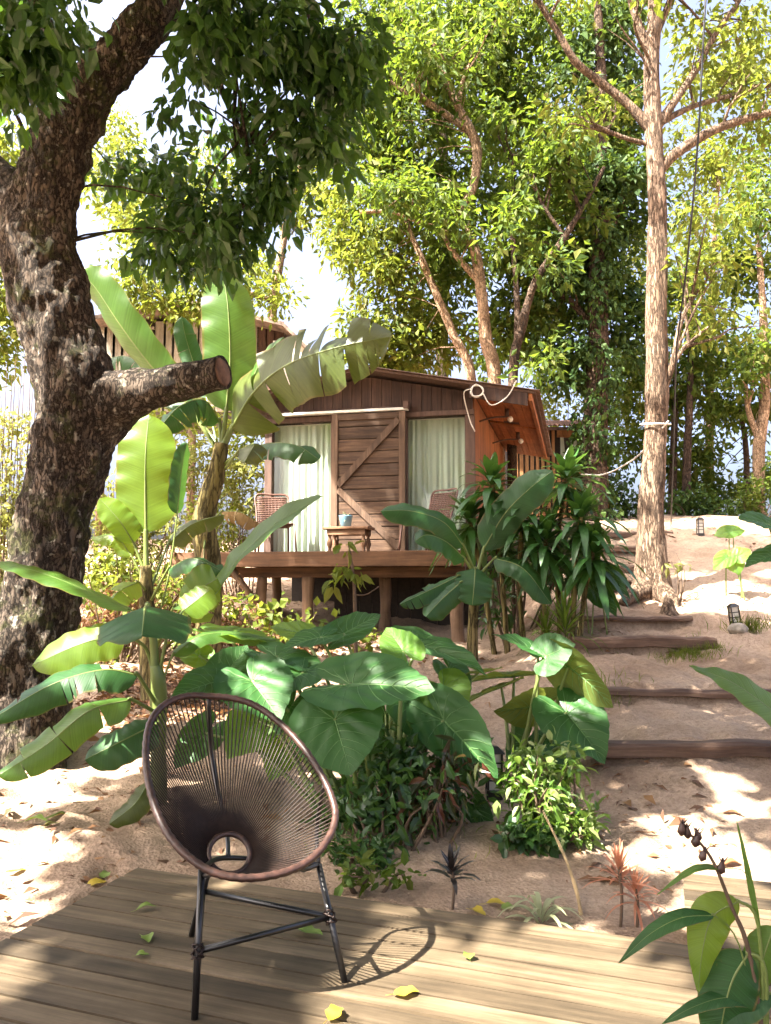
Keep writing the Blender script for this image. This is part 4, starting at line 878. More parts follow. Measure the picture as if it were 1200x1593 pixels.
for k, ((px, py), Y, bx, by, lab) in enumerate(DRS):
    b0 = onground(bx, by, Y); th = thing('dracaena', b0, lab, 'dracaena', 'dracaenas beside the cabin')
    c = P(px, py, Y); mb = MB(); q = b0.lerp(c, .5) + Vector((random.uniform(-.08, .08), 0, 0))
    mb.add(*tube(cat_pts([b0 - Vector((0, 0, .05)), q, c], 20), lin([.035, .028, .022], 20), 10, lambda A, L: .004 * np.sin(A[:, 2] * 90))); mb.build('cane', M['stem'], th)
    rosette(th, c, .60, 46, .056, M['drac'], 31 + k, up=.66, sag=.85, lo=-.85)
# ------------------------------------------------------------------ leaf clouds
T2 = (np.array([[0, 0, 0], [.45, .5, .10], [1, 0, -.10], [.45, -.5, .10]]), np.array([[0, 2, 1], [0, 3, 2]]))
T8 = (np.array([[0, 0, 0], [.33, 0, -.02], [.68, 0, -.06], [1, 0, -.20], [.28, .46, .07], [.66, .36, .02], [.28, -.46, .07], [.66, -.36, .02]]),
      np.array([[0, 1, 4], [1, 5, 4], [1, 2, 5], [2, 3, 5], [0, 6, 1], [1, 6, 7], [1, 7, 2], [2, 7, 3]]))
TL = (np.array([[0, 0, 0], [.5, .5, .04], [1, 0, -.25], [.5, -.5, .04], [.5, 0, 0]]), np.array([[0, 4, 1], [1, 4, 2], [0, 3, 4], [3, 2, 4]]))
def leafcloud(Cn, D, N, L, W, T):
    tv, tf = T; D = norm(D); Yv = norm(np.cross(N, D)); Z = np.cross(D, Yv); k = len(tv)
    V = Cn[:, None, :] + (L[:, None] * tv[None, :, 0])[..., None] * D[:, None, :] + (W[:, None] * tv[None, :, 1])[..., None] * Yv[:, None, :] + (L[:, None] * tv[None, :, 2])[..., None] * Z[:, None, :]
    Fc = tf[None] + (np.arange(len(Cn)) * k)[:, None, None]; return V.reshape(-1, 3), Fc.reshape(-1, 3)
def cluster_leaves(cent, r, n, ll, droop=.5, flat=.75, rng=RNG):
    """leaves round each cluster centre: arrays of base, direction, normal"""
    m = len(cent); off = rng.normal(size=(m, n, 3)); off = off / (np.linalg.norm(off, axis=2, keepdims=True) + 1e-6) * (rng.random((m, n, 1)) ** .5) * (np.asarray(r).reshape(-1, 1, 1) if np.ndim(r) else r); off[..., 2] *= flat
    Cn = (cent[:, None, :] + off).reshape(-1, 3); D = norm(off.reshape(-1, 3)) * .7 + rng.normal(size=(m * n, 3)) * .6; D[:, 2] -= droop
    N = rng.normal(size=(m * n, 3)) * .6 + np.array([-.25, -.1, 1.0]); L = ll * (.5 + .95 * rng.random(m * n) ** 1.3); return Cn, D, N, L
def foliage(name, Cn, D, N, L, ratio, T, mat, parent, rng=RNG):
    V, Fc = leafcloud(Cn, D, N, L, L * ratio * rng.uniform(.8, 1.2, len(L)), T); return obj(name, V, Fc, mat, parent, False, kind='stuff')
def ell(c, rad, n, power=.45, rng=RNG):
    d = norm(rng.normal(size=(n, 3))) * (rng.random((n, 1)) ** power); return np.array(c)[None] + d * np.array(rad)[None]

# ------------------------------------------------------------------ trees
def tree(name, label, Y, trunk, branches, blobs, bark, leafm, leaf=.14, per=42, cr=.5, ratio=.5, T=T2, nseg=24, ndisp=(.02, 7., 2.5), group='trees', cat='tree', ground=True, droop=.5, filt=None, extra=None, twigs=True, dens=1.6, shoots=3):
    q = [P(p[0], p[1], Y + (p[3] if len(p) > 3 else 0)) for p in trunk]
    if ground: g = Vector((q[0].x, q[0].y, g1(q[0].x, q[0].y))); q[0] = g - Vector((0, 0, .15))
    else: g = q[0]
    th = thing(name, g, label, cat, group)
    nl = max(24, int(sum((q[i + 1] - q[i]).length for i in range(len(q) - 1)) * (55 if nseg > 40 else 8))); a_, f_, s_ = ndisp
    dsp = lambda A, L: (a_ * fbm(A * np.array([f_, f_, s_]), 4) + a_ * .32 * (np.abs(vnoise(A * np.array([f_ * 4.5, f_ * 4.5, s_ * 2.0]), 21)) - .3)) * np.clip(L / .15, .3, 1.5)
    tp = cat_pts(q, nl); mb = MB(); mb.add(*tube(tp, lin([pxm(p[2], Y) for p in trunk], nl), nseg, dsp)); mb.build('trunk', bark, th)
    sk = list(tp); chains = [(tp[len(tp) // 3:], 1)]
    for br in branches:
        bq = [P(p[0], p[1], Y + (p[3] if len(p) > 3 else 0)) for p in br]; nb = max(12, int(sum((bq[i + 1] - bq[i]).length for i in range(len(bq) - 1)) * (30 if nseg > 40 else 8)))
        bp = cat_pts(bq, nb); mb = MB(); mb.add(*tube(bp, lin([pxm(p[2], Y) for p in br], nb), max(8, int(nseg * .7)), lambda A, L: .6 * dsp(A, L))); mb.build('branch', bark, th); sk += bp; chains.append((bp, 1))
    cents = []; sh_c = []
    if shoots and blobs:      # side shoots on every branch, each ending in leaves
        mb = MB(); rs = random.Random(len(trunk) * 31 + int(Y * 10))
        for (chain, rr0) in chains:
            m_ = len(chain)
            if max(p.z for p in chain) < g.z + 1.2: continue
            for _ in range(shoots):
                k = rs.randrange(m_ // 3, m_); a = chain[k]; tg = (chain[min(k + 1, m_ - 1)] - chain[max(k - 1, 0)]).normalized(); d = (Vector((rs.uniform(-1, 1), rs.uniform(-1, .6), rs.uniform(-.2, 1))).normalized() + tg * .7).normalized(); L = rs.uniform(.5, 1.5)
                p1 = a + d * L * .4 + Vector((rs.uniform(-.1, .1), 0, rs.uniform(0, .12))); p2 = a + d * L * .75 + Vector((rs.uniform(-.15, .15), rs.uniform(-.1, .1), .05)); p3 = a + d * L
                mb.add(*tube(cat_pts([a, p1, p2, p3], 9), list(np.linspace(.022, .005, 9)), 6, cap=False)); sh_c += [tuple(p3), tuple(p2)]
                q2 = p2 + Vector((rs.uniform(-.4, .4), rs.uniform(-.4, .3), rs.uniform(-.1, .4))); mb.add(*tube([p1, p1.lerp(q2, .5) + Vector((0, 0, .04)), q2], [.012, .008, .004], 5, cap=False)); sh_c.append(tuple(q2))
        mb.build('shoot', bark, th, kind='stuff'); cents.append(np.array(sh_c))
    for (px, py, rx, ry, dY, n) in blobs:
        c = P(px, py, Y + dY); yy = Y + dY; cents.append(ell(c, (pxm(rx, yy), pxm((rx + ry) / 2, yy) * .7, pxm(ry, yy)), int(n * dens)))
    if extra is not None: cents.append(extra)
    if cents:
        cents = np.concatenate(cents)
        if filt is None: filt = shade_ok
        cents = cents[filt(cents)]
        skA = np.array([tuple(p) for p in sk])
        if twigs:
            mb = MB()
            for c in cents[::5]:
                d = np.linalg.norm(skA - c, axis=1) + .6 * np.maximum(0, skA[:, 2] - c[2]); k = int(np.argsort(d)[min(len(d) - 1, random.randrange(28))]); a = Vector(skA[k]); b_ = Vector(c); L = (b_ - a).length
                if L < .15 or L > 1.7: continue
                m_ = a.lerp(b_, .5) + Vector((random.uniform(-.1, .1), random.uniform(-.1, .1), .12)) * L * .7; mb.add(*tube(cat_pts([a, m_, b_], 6), list(np.linspace(.008 + .005 * L, .003, 6)), 5, cap=False))
            if mb.V: mb.build('twig', bark, th, kind='stuff')
        crs = cr * RNG.uniform(.6, 1.3, len(cents)); Cn, D, N, L = cluster_leaves(cents, crs, per, leaf, droop)
        if filt is not None: k = filt(Cn); Cn, D, N, L = Cn[k], D[k], N[k], L[k]
        foliage('crown', Cn, D, N, L, ratio, T, leafm, th)
    return th
# where the sun comes through: points that stay lit (centre, radius)
LIT = []
def lit(p, r): LIT.append((Vector(p), r))
for (px, py, r) in ((640, 1540, .17), (720, 1500, .22), (820, 1470, .20), (900, 1450, .16), (760, 1570, .30), (880, 1540, .30), (990, 1500, .22), (1000, 1570, .30), (690, 1590, .25), (625, 1440, .13), (665, 1480, .13), (610, 1500, .13), (570, 1545, .10), (640, 1410, .08), (60, 1490, .14), (20, 1530, .12), (375, 1372, .07)): lit(G(px, py), r)
for (px, py, Y, r) in ((1060, 1250, 4.7, .20), (1130, 1290, 4.5, .22), (1170, 1215, 4.9, .20), (1010, 1290, 4.4, .14), (930, 1290, 4.4, .12), (1180, 1320, 4.2, .2), (1120, 1170, 5.3, .15), (1050, 1330, 4.2, .15), (1110, 1380, 3.7, .2), (1165, 1350, 3.8, .2), (1180, 1410, 3.5, .2),
        (30, 1220, 5.2, .30), (90, 1200, 5.3, .22), (170, 1125, 6.6, .35), (215, 1140, 6.2, .2), (60, 1330, 4.5, .22), (30, 1380, 4.2, .2), (20, 1440, 3.8, .2), (150, 1300, 4.6, .08),
        (1080, 910, 10.2, .7), (1170, 905, 10.2, .75), (1010, 905, 10.2, .35), (1120, 880, 11, .4), (1190, 860, 11.5, .5)): lit(onground(px, py, Y), r)
for (px, py, Y, r) in ((1022, 150, 10.5, .35), (1022, 440, 10.5, .5), (1020, 520, 10.5, .45), (226, 770, 7.4, .55), (228, 690, 7.4, .4), (190, 800, 7.4, .3), (350, 520, 8.5, .45), (190, 500, 8.5, .5), (540, 550, 7.5, .25),
        (330, 985, 5.4, .25), (430, 1075, 4.8, .2), (400, 1065, 4.8, .22), (640, 1065, 4.4, .14), (610, 990, 5, .2), (400, 850, 6.3, .4), (470, 795, 6.1, .3), (300, 930, 6.6, .35), (120, 1000, 5, .3), (30, 950, 6.0, .55), (15, 1000, 5.9, .6), (0, 1080, 5.8, .5), (20, 880, 6.0, .4),
        (450, 760, 12.1, .8), (465, 830, 12.1, .7), (450, 700, 12.2, .5), (545, 835, 11.6, .3), (560, 800, 11.8, .25), (860, 1245, 4.6, .16), (870, 1010, 5.6, .12), (880, 1060, 5.6, .2), (200, 900, 9, .9), (60, 700, 11, 1.5), (40, 900, 9, 1.0), (380, 950, 9.5, .8), (420, 990, 9.5, .5), (250, 1040, 6.8, .3), (350, 940, 10, .7)): lit(P(px, py, Y), r)
LP = np.array([[p.x - TS.x / TS.z * p.z, p.y - TS.y / TS.z * p.z] for p, r in LIT]); LR = np.array([r for p, r in LIT]); LZ = np.array([p.z for p, r in LIT])
def shade_ok(A, grow=0.0):
    q = A[:, :2] - (np.array([TS.x, TS.y]) / TS.z)[None] * A[:, 2:3]; ok = np.ones(len(A), bool)
    for (x, y), r, z in zip(LP, LR, LZ): ok &= ~(((q[:, 0] - x) ** 2 + (q[:, 1] - y) ** 2 < (r + grow) ** 2) & (A[:, 2] > z + .5))
    return ok
def out_of_view(A, m=25):
    x, y = proj(A); return (y < -m) | (x < -120) | (x > 1320) | (A[:, 1] < .3)
# the big tree on the left: its crown hangs into the picture
YL = 6.0
vis = []
for (px, py, rx, ry, dY, n) in ((60, 60, 110, 90, -1.1, 26), (30, 140, 60, 60, -.9, 8), (130, 20, 70, 50, .5, 10), (330, 40, 130, 60, -.6, 30), (470, 60, 110, 80, -.2, 26), (500, 170, 70, 110, .1, 20), (400, 170, 90, 80, .4, 8), (430, 270, 70, 70, .3, 12), (300, 210, 70, 60, .5, 5), (250, 260, 70, 60, .6, 6), (370, 340, 60, 60, .4, 12), (290, 340, 70, 45, .6, 12), (250, 400, 70, 35, .5, 7), (190, 240, 40, 80, .9, 6), (540, 90, 50, 80, .0, 10), (350, 400, 60, 22, .5, 5)):
    c = P(px, py, YL + dY); vis.append(ell(c, (pxm(rx, YL), .5, pxm(ry, YL)), n, .6))
vis = np.concatenate(vis)
def keepbig(A):
    o = out_of_view(A, 25); x, y = proj(A); v = (y < 440) & (x < 610) & (A[:, 1] < 8) & (A[:, 1] > 3.2) & (A[:, 2] < 6.2)
    lx = np.interp(y, [-40, 30, 80, 130, 190, 260, 440], [275, 235, 195, 150, 112, 85, 70]); lw = np.interp(y, [0, 130, 260, 440], [44, 50, 62, 70])
    v &= ~((np.abs(x - lx) < lw) & (A[:, 1] < YL + .55))
    hole = ((x - 175) / 38) ** 2 + ((y - 200) / 40) ** 2 < 1
    return (o | (v & ~hole)) & (shade_ok(A) | (v & ~o))
big = tree('shade_tree', 'massive mossy shade tree with a sawn branch stub at the left', YL,
     [(32, 1200, 78.3), (42, 1130, 65.5), (49, 1000, 61.0), (74, 900, 56.4), (88, 800, 53.7), (112, 700, 56.4), (116, 620, 63.7), (90, 500, 61.0), (65, 400, 57.3), (66, 320, 54.6), (86, 250, 48.2), (112, 190, 43.7), (150, 130, 40.0), (195, 80, 36.4), (235, 30, 32.8), (265, -25, 30.0), (305, -120, 25.5, -.1), (330, -260, 20.0, -.4), (300, -420, 12.7, -.9)],
     [[(100, 668, 66), (140, 646, 60), (182, 622, 45, -.05), (235, 604, 32, -.12), (295, 590, 27, -.2), (346, 579, 25, -.3)],
      [(100, 215, 36), (92, 150, 28, .2), (70, 60, 20, .3), (40, -60, 15, .2), (0, -200, 10, 0)],
      [(40, 330, 40), (5, 290, 34, .1), (-60, 230, 26, .1), (-150, 120, 18, 0)],
      [(270, -40, 20), (360, -60, 13, .1), (450, -30, 9, .2), (500, 60, 5, .2), (510, 150, 3, .2)],
      [(240, 10, 14), (300, 60, 8, .3), (350, 150, 6, .4), (390, 260, 4, .4), (370, 340, 2.5, .4)],
      [(305, -120, 18), (500, -250, 13, -1), (700, -330, 8, -2)]], [], M['bark'], M['l_dark'], leaf=.135, per=28, cr=.27, ratio=.52, T=T8, nseg=132, ndisp=(.034, 7., 4.), filt=keepbig, extra=vis, droop=1.0, shoots=0)
# unseen upper crown, spread behind the camera to deepen shade, gaps cut for sun
nclu = 6600; oy = RNG.uniform(-7.0, 12.0, nclu); oz = np.maximum(5.4, 1.4 + .84 * oy) + RNG.uniform(.2, 2.4, nclu); ox = RNG.uniform(-6.2, 7.4, nclu) - .69 * (oz - 1); oy = oy - .12 * oz
ov = np.stack([ox, oy, oz], 1); ov = ov[out_of_view(ov, 60)]
Cn, D, N, L = cluster_leaves(ov, .5 * RNG.uniform(.6, 1.3, len(ov)), 34, .19, .6); k = out_of_view(Cn, 20) & shade_ok(Cn, .07); foliage('unseen_canopy', Cn[k], D[k], N[k], L[k], .55, T2, M['l_dark'], big)
# sawn end of the stub
e = P(346, 579, YL - .3); e0 = P(285, 592, YL - .2); d = (e - e0).normalized(); mb = MB(); pts = [e + d * .0005, e + d * .012]
mb.add(*tube(pts, [pxm(22, YL), pxm(20, YL)], 24, lambda A, L: .006 * fbm(A * 30, 3))); mb.build('sawn_end', M['cutwood'], big)
# slender tree on the right
YT = 10.5
def keepT(A): x, y = proj(A); return (shade_ok(A)) & ~((np.abs(x - 1018) < 26) & (y > 60) & (A[:, 1] < YT + .3))
slim = tree('slender_tree', 'tall slender tree with fissured reddish bark beside the path', YT,
     [(1014, 925, 36), (1014, 880, 24), (1013, 800, 19.5), (1019, 700, 18), (1023, 600, 17), (1021, 480, 16), (1023, 340, 15), (1018, 210, 13.5), (1014, 110, 12), (1019, 20, 10.5), (1024, -140, 8), (1020, -300, 5)],
     [[(1012, 200, 9), (975, 160, 7), (930, 125, 6.5), (895, 95, 6, -.1), (868, 50, 5, -.2), (838, 0, 4.5, -.3), (815, -70, 3, -.4)],
      [(1026, 265, 10), (1050, 240, 8.5), (1100, 208, 7.5), (1150, 188, 6.5), (1210, 172, 5.5), (1300, 150, 3)],
      [(1024, 195, 8), (1055, 150, 6, .1), (1085, 105, 5.5, .2), (1115, 50, 5, .3), (1150, 0, 4, .4), (1180, -80, 2, .5)],
      [(1028, 190, 6), (1080, 165, 4.5, .3), (1140, 148, 4, .5), (1210, 130, 3, .7)], [(1011, 225, 4), (965, 212, 3.5), (918, 190, 2.5)],
      [(1012, 85, 8), (995, 40, 6), (980, -10, 5), (985, -90, 3)], [(1018, 60, 7, .0), (1035, 20, 5.5, .1), (1050, -20, 4.5, .2)],
      [(1035, 600, 6, .0), (1048, 560, 5, -.1), (1060, 500, 3.5, -.15), (1085, 450, 2, -.2)], [(1040, 580, 4), (1065, 540, 3), (1090, 520, 1.6)],
      [(1014, 915, 22), (1040, 930, 14, -.35), (1050, 950, 8, -.5)], [(1012, 915, 22), (985, 925, 12, -.3), (970, 940, 7, -.5)]],
     [(1120, 80, 120, 90, .8, 26), (1180, 180, 60, 60, .6, 10), (1120, 330, 60, 110, 2.5, 12), (1090, 470, 45, 70, 2.0, 7), (900, -60, 130, 60, 0, 16), (1060, -90, 130, 70, 0, 22)], M['bark_r'], M['l_light'], leaf=.13, per=26, cr=.42, nseg=48, ndisp=(.016, 12., 1.8), filt=keepT)
# the wood behind
tree('forked_tree', 'pale forked tree rising right behind the cabin roof', 16.5,
     [(775, 640, 11), (770, 590, 10.5), (757, 530, 10), (750, 460, 9), (741, 395, 8.5), (722, 335, 7), (738, 285, 7), (742, 230, 8), (728, 195, 8), (712, 165, 6), (692, 120, 5.5), (680, 75, 5), (650, 62, 4.5), (600, 72, 3.5)],
     [[(725, 200, 6), (690, 175, 5.5), (655, 150, 5), (630, 125, 4.5), (603, 112, 3)], [(748, 440, 6), (725, 415, 4.5), (700, 385, 4), (682, 345, 3)], [(715, 160, 4), (722, 120, 3.2), (738, 90, 2.5)], [(700, 180, 3.5), (640, 150, 3), (600, 120, 2)], [(560, 330, 3), (610, 330, 3), (660, 350, 2)]],
     [(600, 200, 110, 100, .5, 40), (700, 60, 130, 80, 1.5, 42), (790, 150, 90, 110, 2, 40), (660, 300, 90, 90, 1.5, 34), (590, 40, 90, 60, .5, 22), (800, 30, 100, 60, 1, 24), (780, 320, 60, 80, 2.5, 22), (690, 440, 70, 70, 2.5, 20), (690, 330, 40, 40, -1.2, 3), (640, 90, 50, 30, -1.2, 4), (600, 300, 60, 50, -1, 6)], M['bark_p'], M['l_mid'], leaf=.20, per=48, cr=.6, ratio=.45)
tree('leaning_tree', 'thin tree leaning right with forked top behind the cabin', 16.0,
     [(794, 640, 8), (799, 580, 7.5), (812, 510, 7), (832, 440, 6), (875, 375, 5.5), (905, 325, 4.5), (940, 260, 3)], [[(905, 330, 3.5), (885, 280, 3), (880, 230, 2)], [(800, 600, 5), (805, 480, 5, .4), (797, 350, 4.5, .5), (800, 240, 3.5, .5)], [(880, 370, 3), (840, 310, 2.5), (830, 260, 2)]],
     [(850, 420, 80, 90, 1.5, 34), (880, 260, 80, 70, 1.5, 28), (810, 500, 60, 60, 2, 18), (940, 180, 60, 80, 1.5, 18), (850, 400, 40, 30, -1, 2), (800, 350, 40, 50, -1, 4), (830, 560, 30, 20, -.8, 2)], M['bark_d'], M['l_mid'], leaf=.20, per=48, cr=.55, ratio=.5)
tree('bare_stemmed_tree', 'thin brown stem slanting left behind the cabin ridge', 17.0, [(745, 640, 8), (735, 600, 7.5), (705, 520, 7), (680, 460, 6), (655, 400, 5), (635, 350, 3.5), (625, 290, 2)], [],
     [(600, 420, 70, 70, .5, 22), (570, 520, 40, 40, .5, 10), (650, 520, 70, 60, 1, 24), (540, 340, 60, 70, 1, 16), (590, 560, 60, 40, 1, 12)], M['bark_p'], M['l_light'], leaf=.20, per=46, cr=.55, ratio=.45)
vt = tree('vine_covered_tree', 'dark tree wrapped in climbing vines right of the cabin', 17.0, [(922, 790, 22), (925, 700, 19), (930, 560, 17), (930, 420, 16), (936, 280, 13), (935, 130, 9), (930, 0, 6)], [[(930, 420, 8), (960, 330, 6), (985, 260, 4)], [(925, 520, 6), (890, 470, 5), (850, 450, 3)]],
     [(920, 420, 70, 80, .5, 26), (960, 320, 60, 70, .3, 22), (880, 560, 50, 50, .3, 12), (975, 500, 45, 70, .5, 16), (940, 60, 80, 80, .5, 24), (960, 180, 60, 60, .8, 14)], M['bark_d'], M['l_vine'], leaf=.20, per=48, cr=.55, ratio=.55)
zz = RNG.uniform(250, 800, 150); vc = []
for y in zz: a = RNG.uniform(0, 6.28); p = P(np.interp(y, [250, 420, 560, 800], [936, 930, 929, 921]), y, 17.0); rr = pxm(np.interp(y, [250, 800], [20, 26]), 17); vc.append((p.x + rr * math.cos(a), p.y + rr * math.sin(a), p.z))
Cn, D, N, L = cluster_leaves(np.array(vc), .3, 26, .16, 1.2); foliage('vine', Cn, D, N, L, .55, TL, M['l_vine'], vt)
def simple(label, Y, tr, bl, bark='bark_d', lm='l_mid', brs=(), name='background_tree', dens=1.35, leaf=.20, per=46, cr=.55, droop=.5): return tree(name, label, Y, tr, list(brs), bl, M[bark], M[lm], leaf=leaf, per=per, cr=cr, ratio=.48, nseg=12, ndisp=(.015, 6, 2), group='trees of the wood behind', droop=droop, dens=dens, shoots=3)
simple('pale trunk at the far right edge of the wood', 19, [(1183, 830, 9), (1181, 700, 9), (1190, 620, 8), (1188, 500, 6), (1180, 380, 4)], [(1165, 420, 60, 60, .5, 20), (1185, 330, 60, 60, .5, 16), (1180, 560, 55, 50, 1, 14), (1190, 640, 40, 40, 1.5, 8), (1195, 250, 60, 60, 1, 14)], 'bark_p', 'l_mid', [[(1184, 690, 6), (1165, 640, 4.5), (1160, 590, 3)]])
simple('straight dark trunk in the wood right of the slender tree', 20, [(1068, 830, 7), (1069, 720, 6.5), (1074, 600, 5), (1075, 470, 3)], [(1080, 560, 50, 50, .5, 18), (1060, 440, 45, 60, 1, 14), (1110, 640, 45, 40, .5, 12), (1090, 700, 30, 30, 1, 6)])
simple('thin dark trunk left of the straight one in the wood', 20.5, [(1046, 830, 7), (1047, 740, 6.5), (1050, 640, 5), (1052, 520, 3)], [(1040, 640, 45, 50, .5, 14), (1050, 720, 40, 40, .3, 10), (980, 660, 40, 60, 0, 14), (975, 580, 40, 50, 0, 12)])
simple('forked grey sapling in the wood near the right edge', 21, [(1160, 840, 6), (1162, 760, 5.5), (1160, 690, 4), (1150, 630, 3)], [(1130, 560, 50, 45, 1, 12), (1110, 760, 40, 40, .5, 12), (1060, 770, 40, 30, .3, 10), (1190, 740, 30, 50, .5, 8)])
simple('sunlit feathery tree high on the right', 22, [(1105, 850, 7), (1105, 600, 6), (1110, 400, 4), (1120, 250, 2.5)], [(1140, 100, 90, 90, 0, 24), (1130, 270, 70, 60, .5, 12), (1080, 230, 60, 70, .5, 12), (1060, 350, 50, 60, 1, 10), (1000, 400, 50, 80, 1, 12), (1000, 560, 40, 60, 1, 10)], 'bark_p', 'l_light')
simple('tall leafy tree at the back centre filling the canopy', 21, [(690, 800, 12), (688, 500, 10), (690, 250, 7), (695, 50, 4)], [(640, 130, 120, 110, 0, 28), (760, 230, 110, 110, 0, 28), (700, 380, 90, 80, 0, 18), (880, 120, 110, 110, 0, 26), (860, 330, 80, 90, 0, 18), (760, 20, 120, 60, 0, 16), (960, 20, 80, 60, 0, 16), (840, 520, 70, 60, 0, 18), (760, 540, 50, 50, 0, 10)], 'bark_d', 'l_mid', leaf=.23, cr=.6, dens=1.1)
simple('yellow green tree behind the stilt house on the left', 20, [(430, 800, 10), (420, 560, 8), (440, 380, 6), (470, 250, 4)], [(250, 370, 110, 70, -3, 26), (180, 300, 70, 70, -1, 14), (330, 430, 80, 40, -3, 16), (300, 470, 60, 25, -3.4, 9), (430, 470, 30, 25, -3.2, 4), (500, 270, 50, 60, 0, 14), (540, 360, 30, 50, .5, 5), (190, 230, 60, 50, 0, 12), (320, 280, 90, 60, 0, 18), (440, 300, 60, 60, 0, 12), (420, 420, 50, 30, 0, 6), (230, 330, 80, 50, 0, 12), (220, 450, 70, 40, -3.4, 14), (560, 180, 60, 80, 0, 16)], 'bark_p', 'l_light', [[(430, 470, 5), (340, 440, 4, -.6), (260, 400, 3, -1)]], leaf=.17)
simple('pale sunlit tree at the far left behind the shade tree', 17, [(-60, 950, 10), (-50, 700, 9), (-30, 450, 6), (-10, 300, 4)], [(10, 260, 60, 70, 0, 12), (10, 470, 60, 70, 0, 14), (20, 380, 50, 50, 0, 8), (-20, 560, 70, 80, .5, 18)], 'bark_p', 'l_light')
# bushes
def bush(label, Y, blobs, mat='l_pale', leaf=.10, per=40, cr=.3, name='bush', group='bushes', ratio=.5, droop=.2, T=T2):
    c0 = blobs[0]; g = onground(c0[0], c0[1], Y); th = thing(name, g, label, 'bush', group); ce = np.concatenate([ell(P(px, py, Y + dY), (pxm(rx, Y), pxm((rx + ry) / 2, Y) * .8, pxm(ry, Y)), n) for px, py, rx, ry, dY, n in blobs])
    ce[:, 2] = np.maximum(ce[:, 2], gz(ce[:, 0], ce[:, 1], False) + .08)
    mb = MB()
    for c in ce[::3]:
        b_ = Vector((g.x + (c[0] - g.x) * .4, g.y + (c[1] - g.y) * .4, 0)); b_.z = g1(b_.x, b_.y) - .04; b_ = b_
        mb.add(*tube(cat_pts([b_, b_.lerp(Vector(c), .5) + Vector((random.uniform(-.08, .08), random.uniform(-.08, .08), .05)), Vector(c)], 6), list(np.linspace(.012, .004, 6)), 5, cap=False))
    mb.build('stem', M['twig'], th, kind='stuff')
    Cn, D, N, L = cluster_leaves(ce, cr, per, leaf, droop); k = shade_ok(Cn) | (Y < 9); Cn, D, N, L = Cn[k], D[k], N[k], L[k]; Cn[:, 2] = np.maximum(Cn[:, 2], gz(Cn[:, 0], Cn[:, 1], False) + .02); foliage('foliage', Cn, D, N, L, ratio, T, M[mat], th); return th
bush('sun bleached bush at the left edge behind the shade tree', 11, [(20, 640, 70, 130, 0, 60), (10, 820, 60, 120, 0, 44), (30, 520, 60, 60, 0.5, 20)])
bush('pale sunlit shrub between the shade tree and the cabin', 11.5, [(215, 800, 90, 70, 0, 36), (250, 900, 80, 70, 0, 40), (170, 900, 60, 90, 0, 30), (380, 760, 40, 70, 1, 16), (300, 720, 60, 60, 1, 20)], 'l_pale', .10)
bush('leafy green shrub below the left end of the cabin', 13.5, [(380, 700, 50, 60, 0, 18), (350, 800, 50, 80, 0, 22), (270, 640, 60, 60, .5, 16)], 'l_light', .12)
bush('low dry thicket of stalks under the banana plants', 9.5, [(190, 960, 80, 50, 0, 30), (310, 940, 50, 60, 0, 20), (360, 980, 40, 30, 0, 10)], 'dry', .10, ratio=.25, droop=.6)
bush('dark undergrowth at the crest left of the slender tree', 18, [(950, 750, 50, 40, 0, 16), (985, 790, 40, 25, 0, 10)], 'l_vine', .14)
bush('dark undergrowth at the crest right of the slender tree', 18.5, [(1080, 775, 50, 28, 0, 12), (1110, 795, 50, 16, 0, 10)], 'l_vine', .14)
bush('undergrowth at the crest by the right edge', 18.5, [(1165, 780, 40, 30, 0, 10), (1210, 750, 40, 50, 0, 12)], 'l_mid', .14)
bush('wall of shrubs behind the second hut', 22, [(870, 600, 60, 40, 0, 22), (960, 620, 60, 60, 0, 26), (850, 660, 60, 40, 1, 16)], 'l_light', .16, cr=.5)
bush('light yellowish sprig right of the slender tree base', 10.2, [(1055, 868, 22, 14, 0, 7)], 'l_pale', .12, per=12, cr=.16, ratio=.35)
bush('creeper with heart leaves climbing the porch stilts', 10.0, [(420, 950, 25, 35, 0, 8), (390, 985, 20, 20, 0, 4), (450, 975, 20, 20, 0, 4)], 'l_light', .11, per=8, cr=.16, ratio=.8)
bush('tangle of backlit yellow green creeper between the banana stems', 9.0, [(180, 900, 70, 60, 0, 24), (290, 890, 60, 70, .2, 24), (270, 980, 60, 35, 0, 14), (370, 920, 35, 60, .3, 14), (165, 1000, 40, 30, 0, 8)], 'l_light', .10, per=16, cr=.22, ratio=.55)
bush('sunlit seedlings around the foot of the porch stilts', 9.6, [(440, 985, 50, 22, 0, 10), (510, 975, 40, 25, 0, 8), (570, 985, 30, 20, 0, 5)], 'l_light', .11, per=10, cr=.16, ratio=.6)
# garden shrubs in the near bed
bush('bright variegated shrub at the sand edge of the bed', 4.6, [(860, 1245, 72, 85, 0, 44), (815, 1225, 45, 50, .1, 14), (895, 1295, 45, 50, -.05, 16), (855, 1185, 60, 32, .1, 12)], 'l_shrub', .072, per=13, cr=.10, ratio=.45, T=T8)
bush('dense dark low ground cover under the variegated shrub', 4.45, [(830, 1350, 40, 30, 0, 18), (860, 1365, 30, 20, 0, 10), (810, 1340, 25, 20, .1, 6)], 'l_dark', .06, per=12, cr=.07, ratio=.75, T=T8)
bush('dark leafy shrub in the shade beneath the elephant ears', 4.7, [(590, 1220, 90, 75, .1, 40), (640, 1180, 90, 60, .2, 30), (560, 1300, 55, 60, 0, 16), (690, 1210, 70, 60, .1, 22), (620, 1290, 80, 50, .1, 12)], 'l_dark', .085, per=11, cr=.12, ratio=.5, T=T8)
bush('reddish croton with hanging leaves among the dark shrubs', 4.5, [(690, 1235, 40, 50, 0, 9), (655, 1250, 40, 45, 0, 6), (720, 1190, 40, 40, .1, 6)], 'l_red', .10, per=7, cr=.09, ratio=.28, droop=1.0, T=T8)
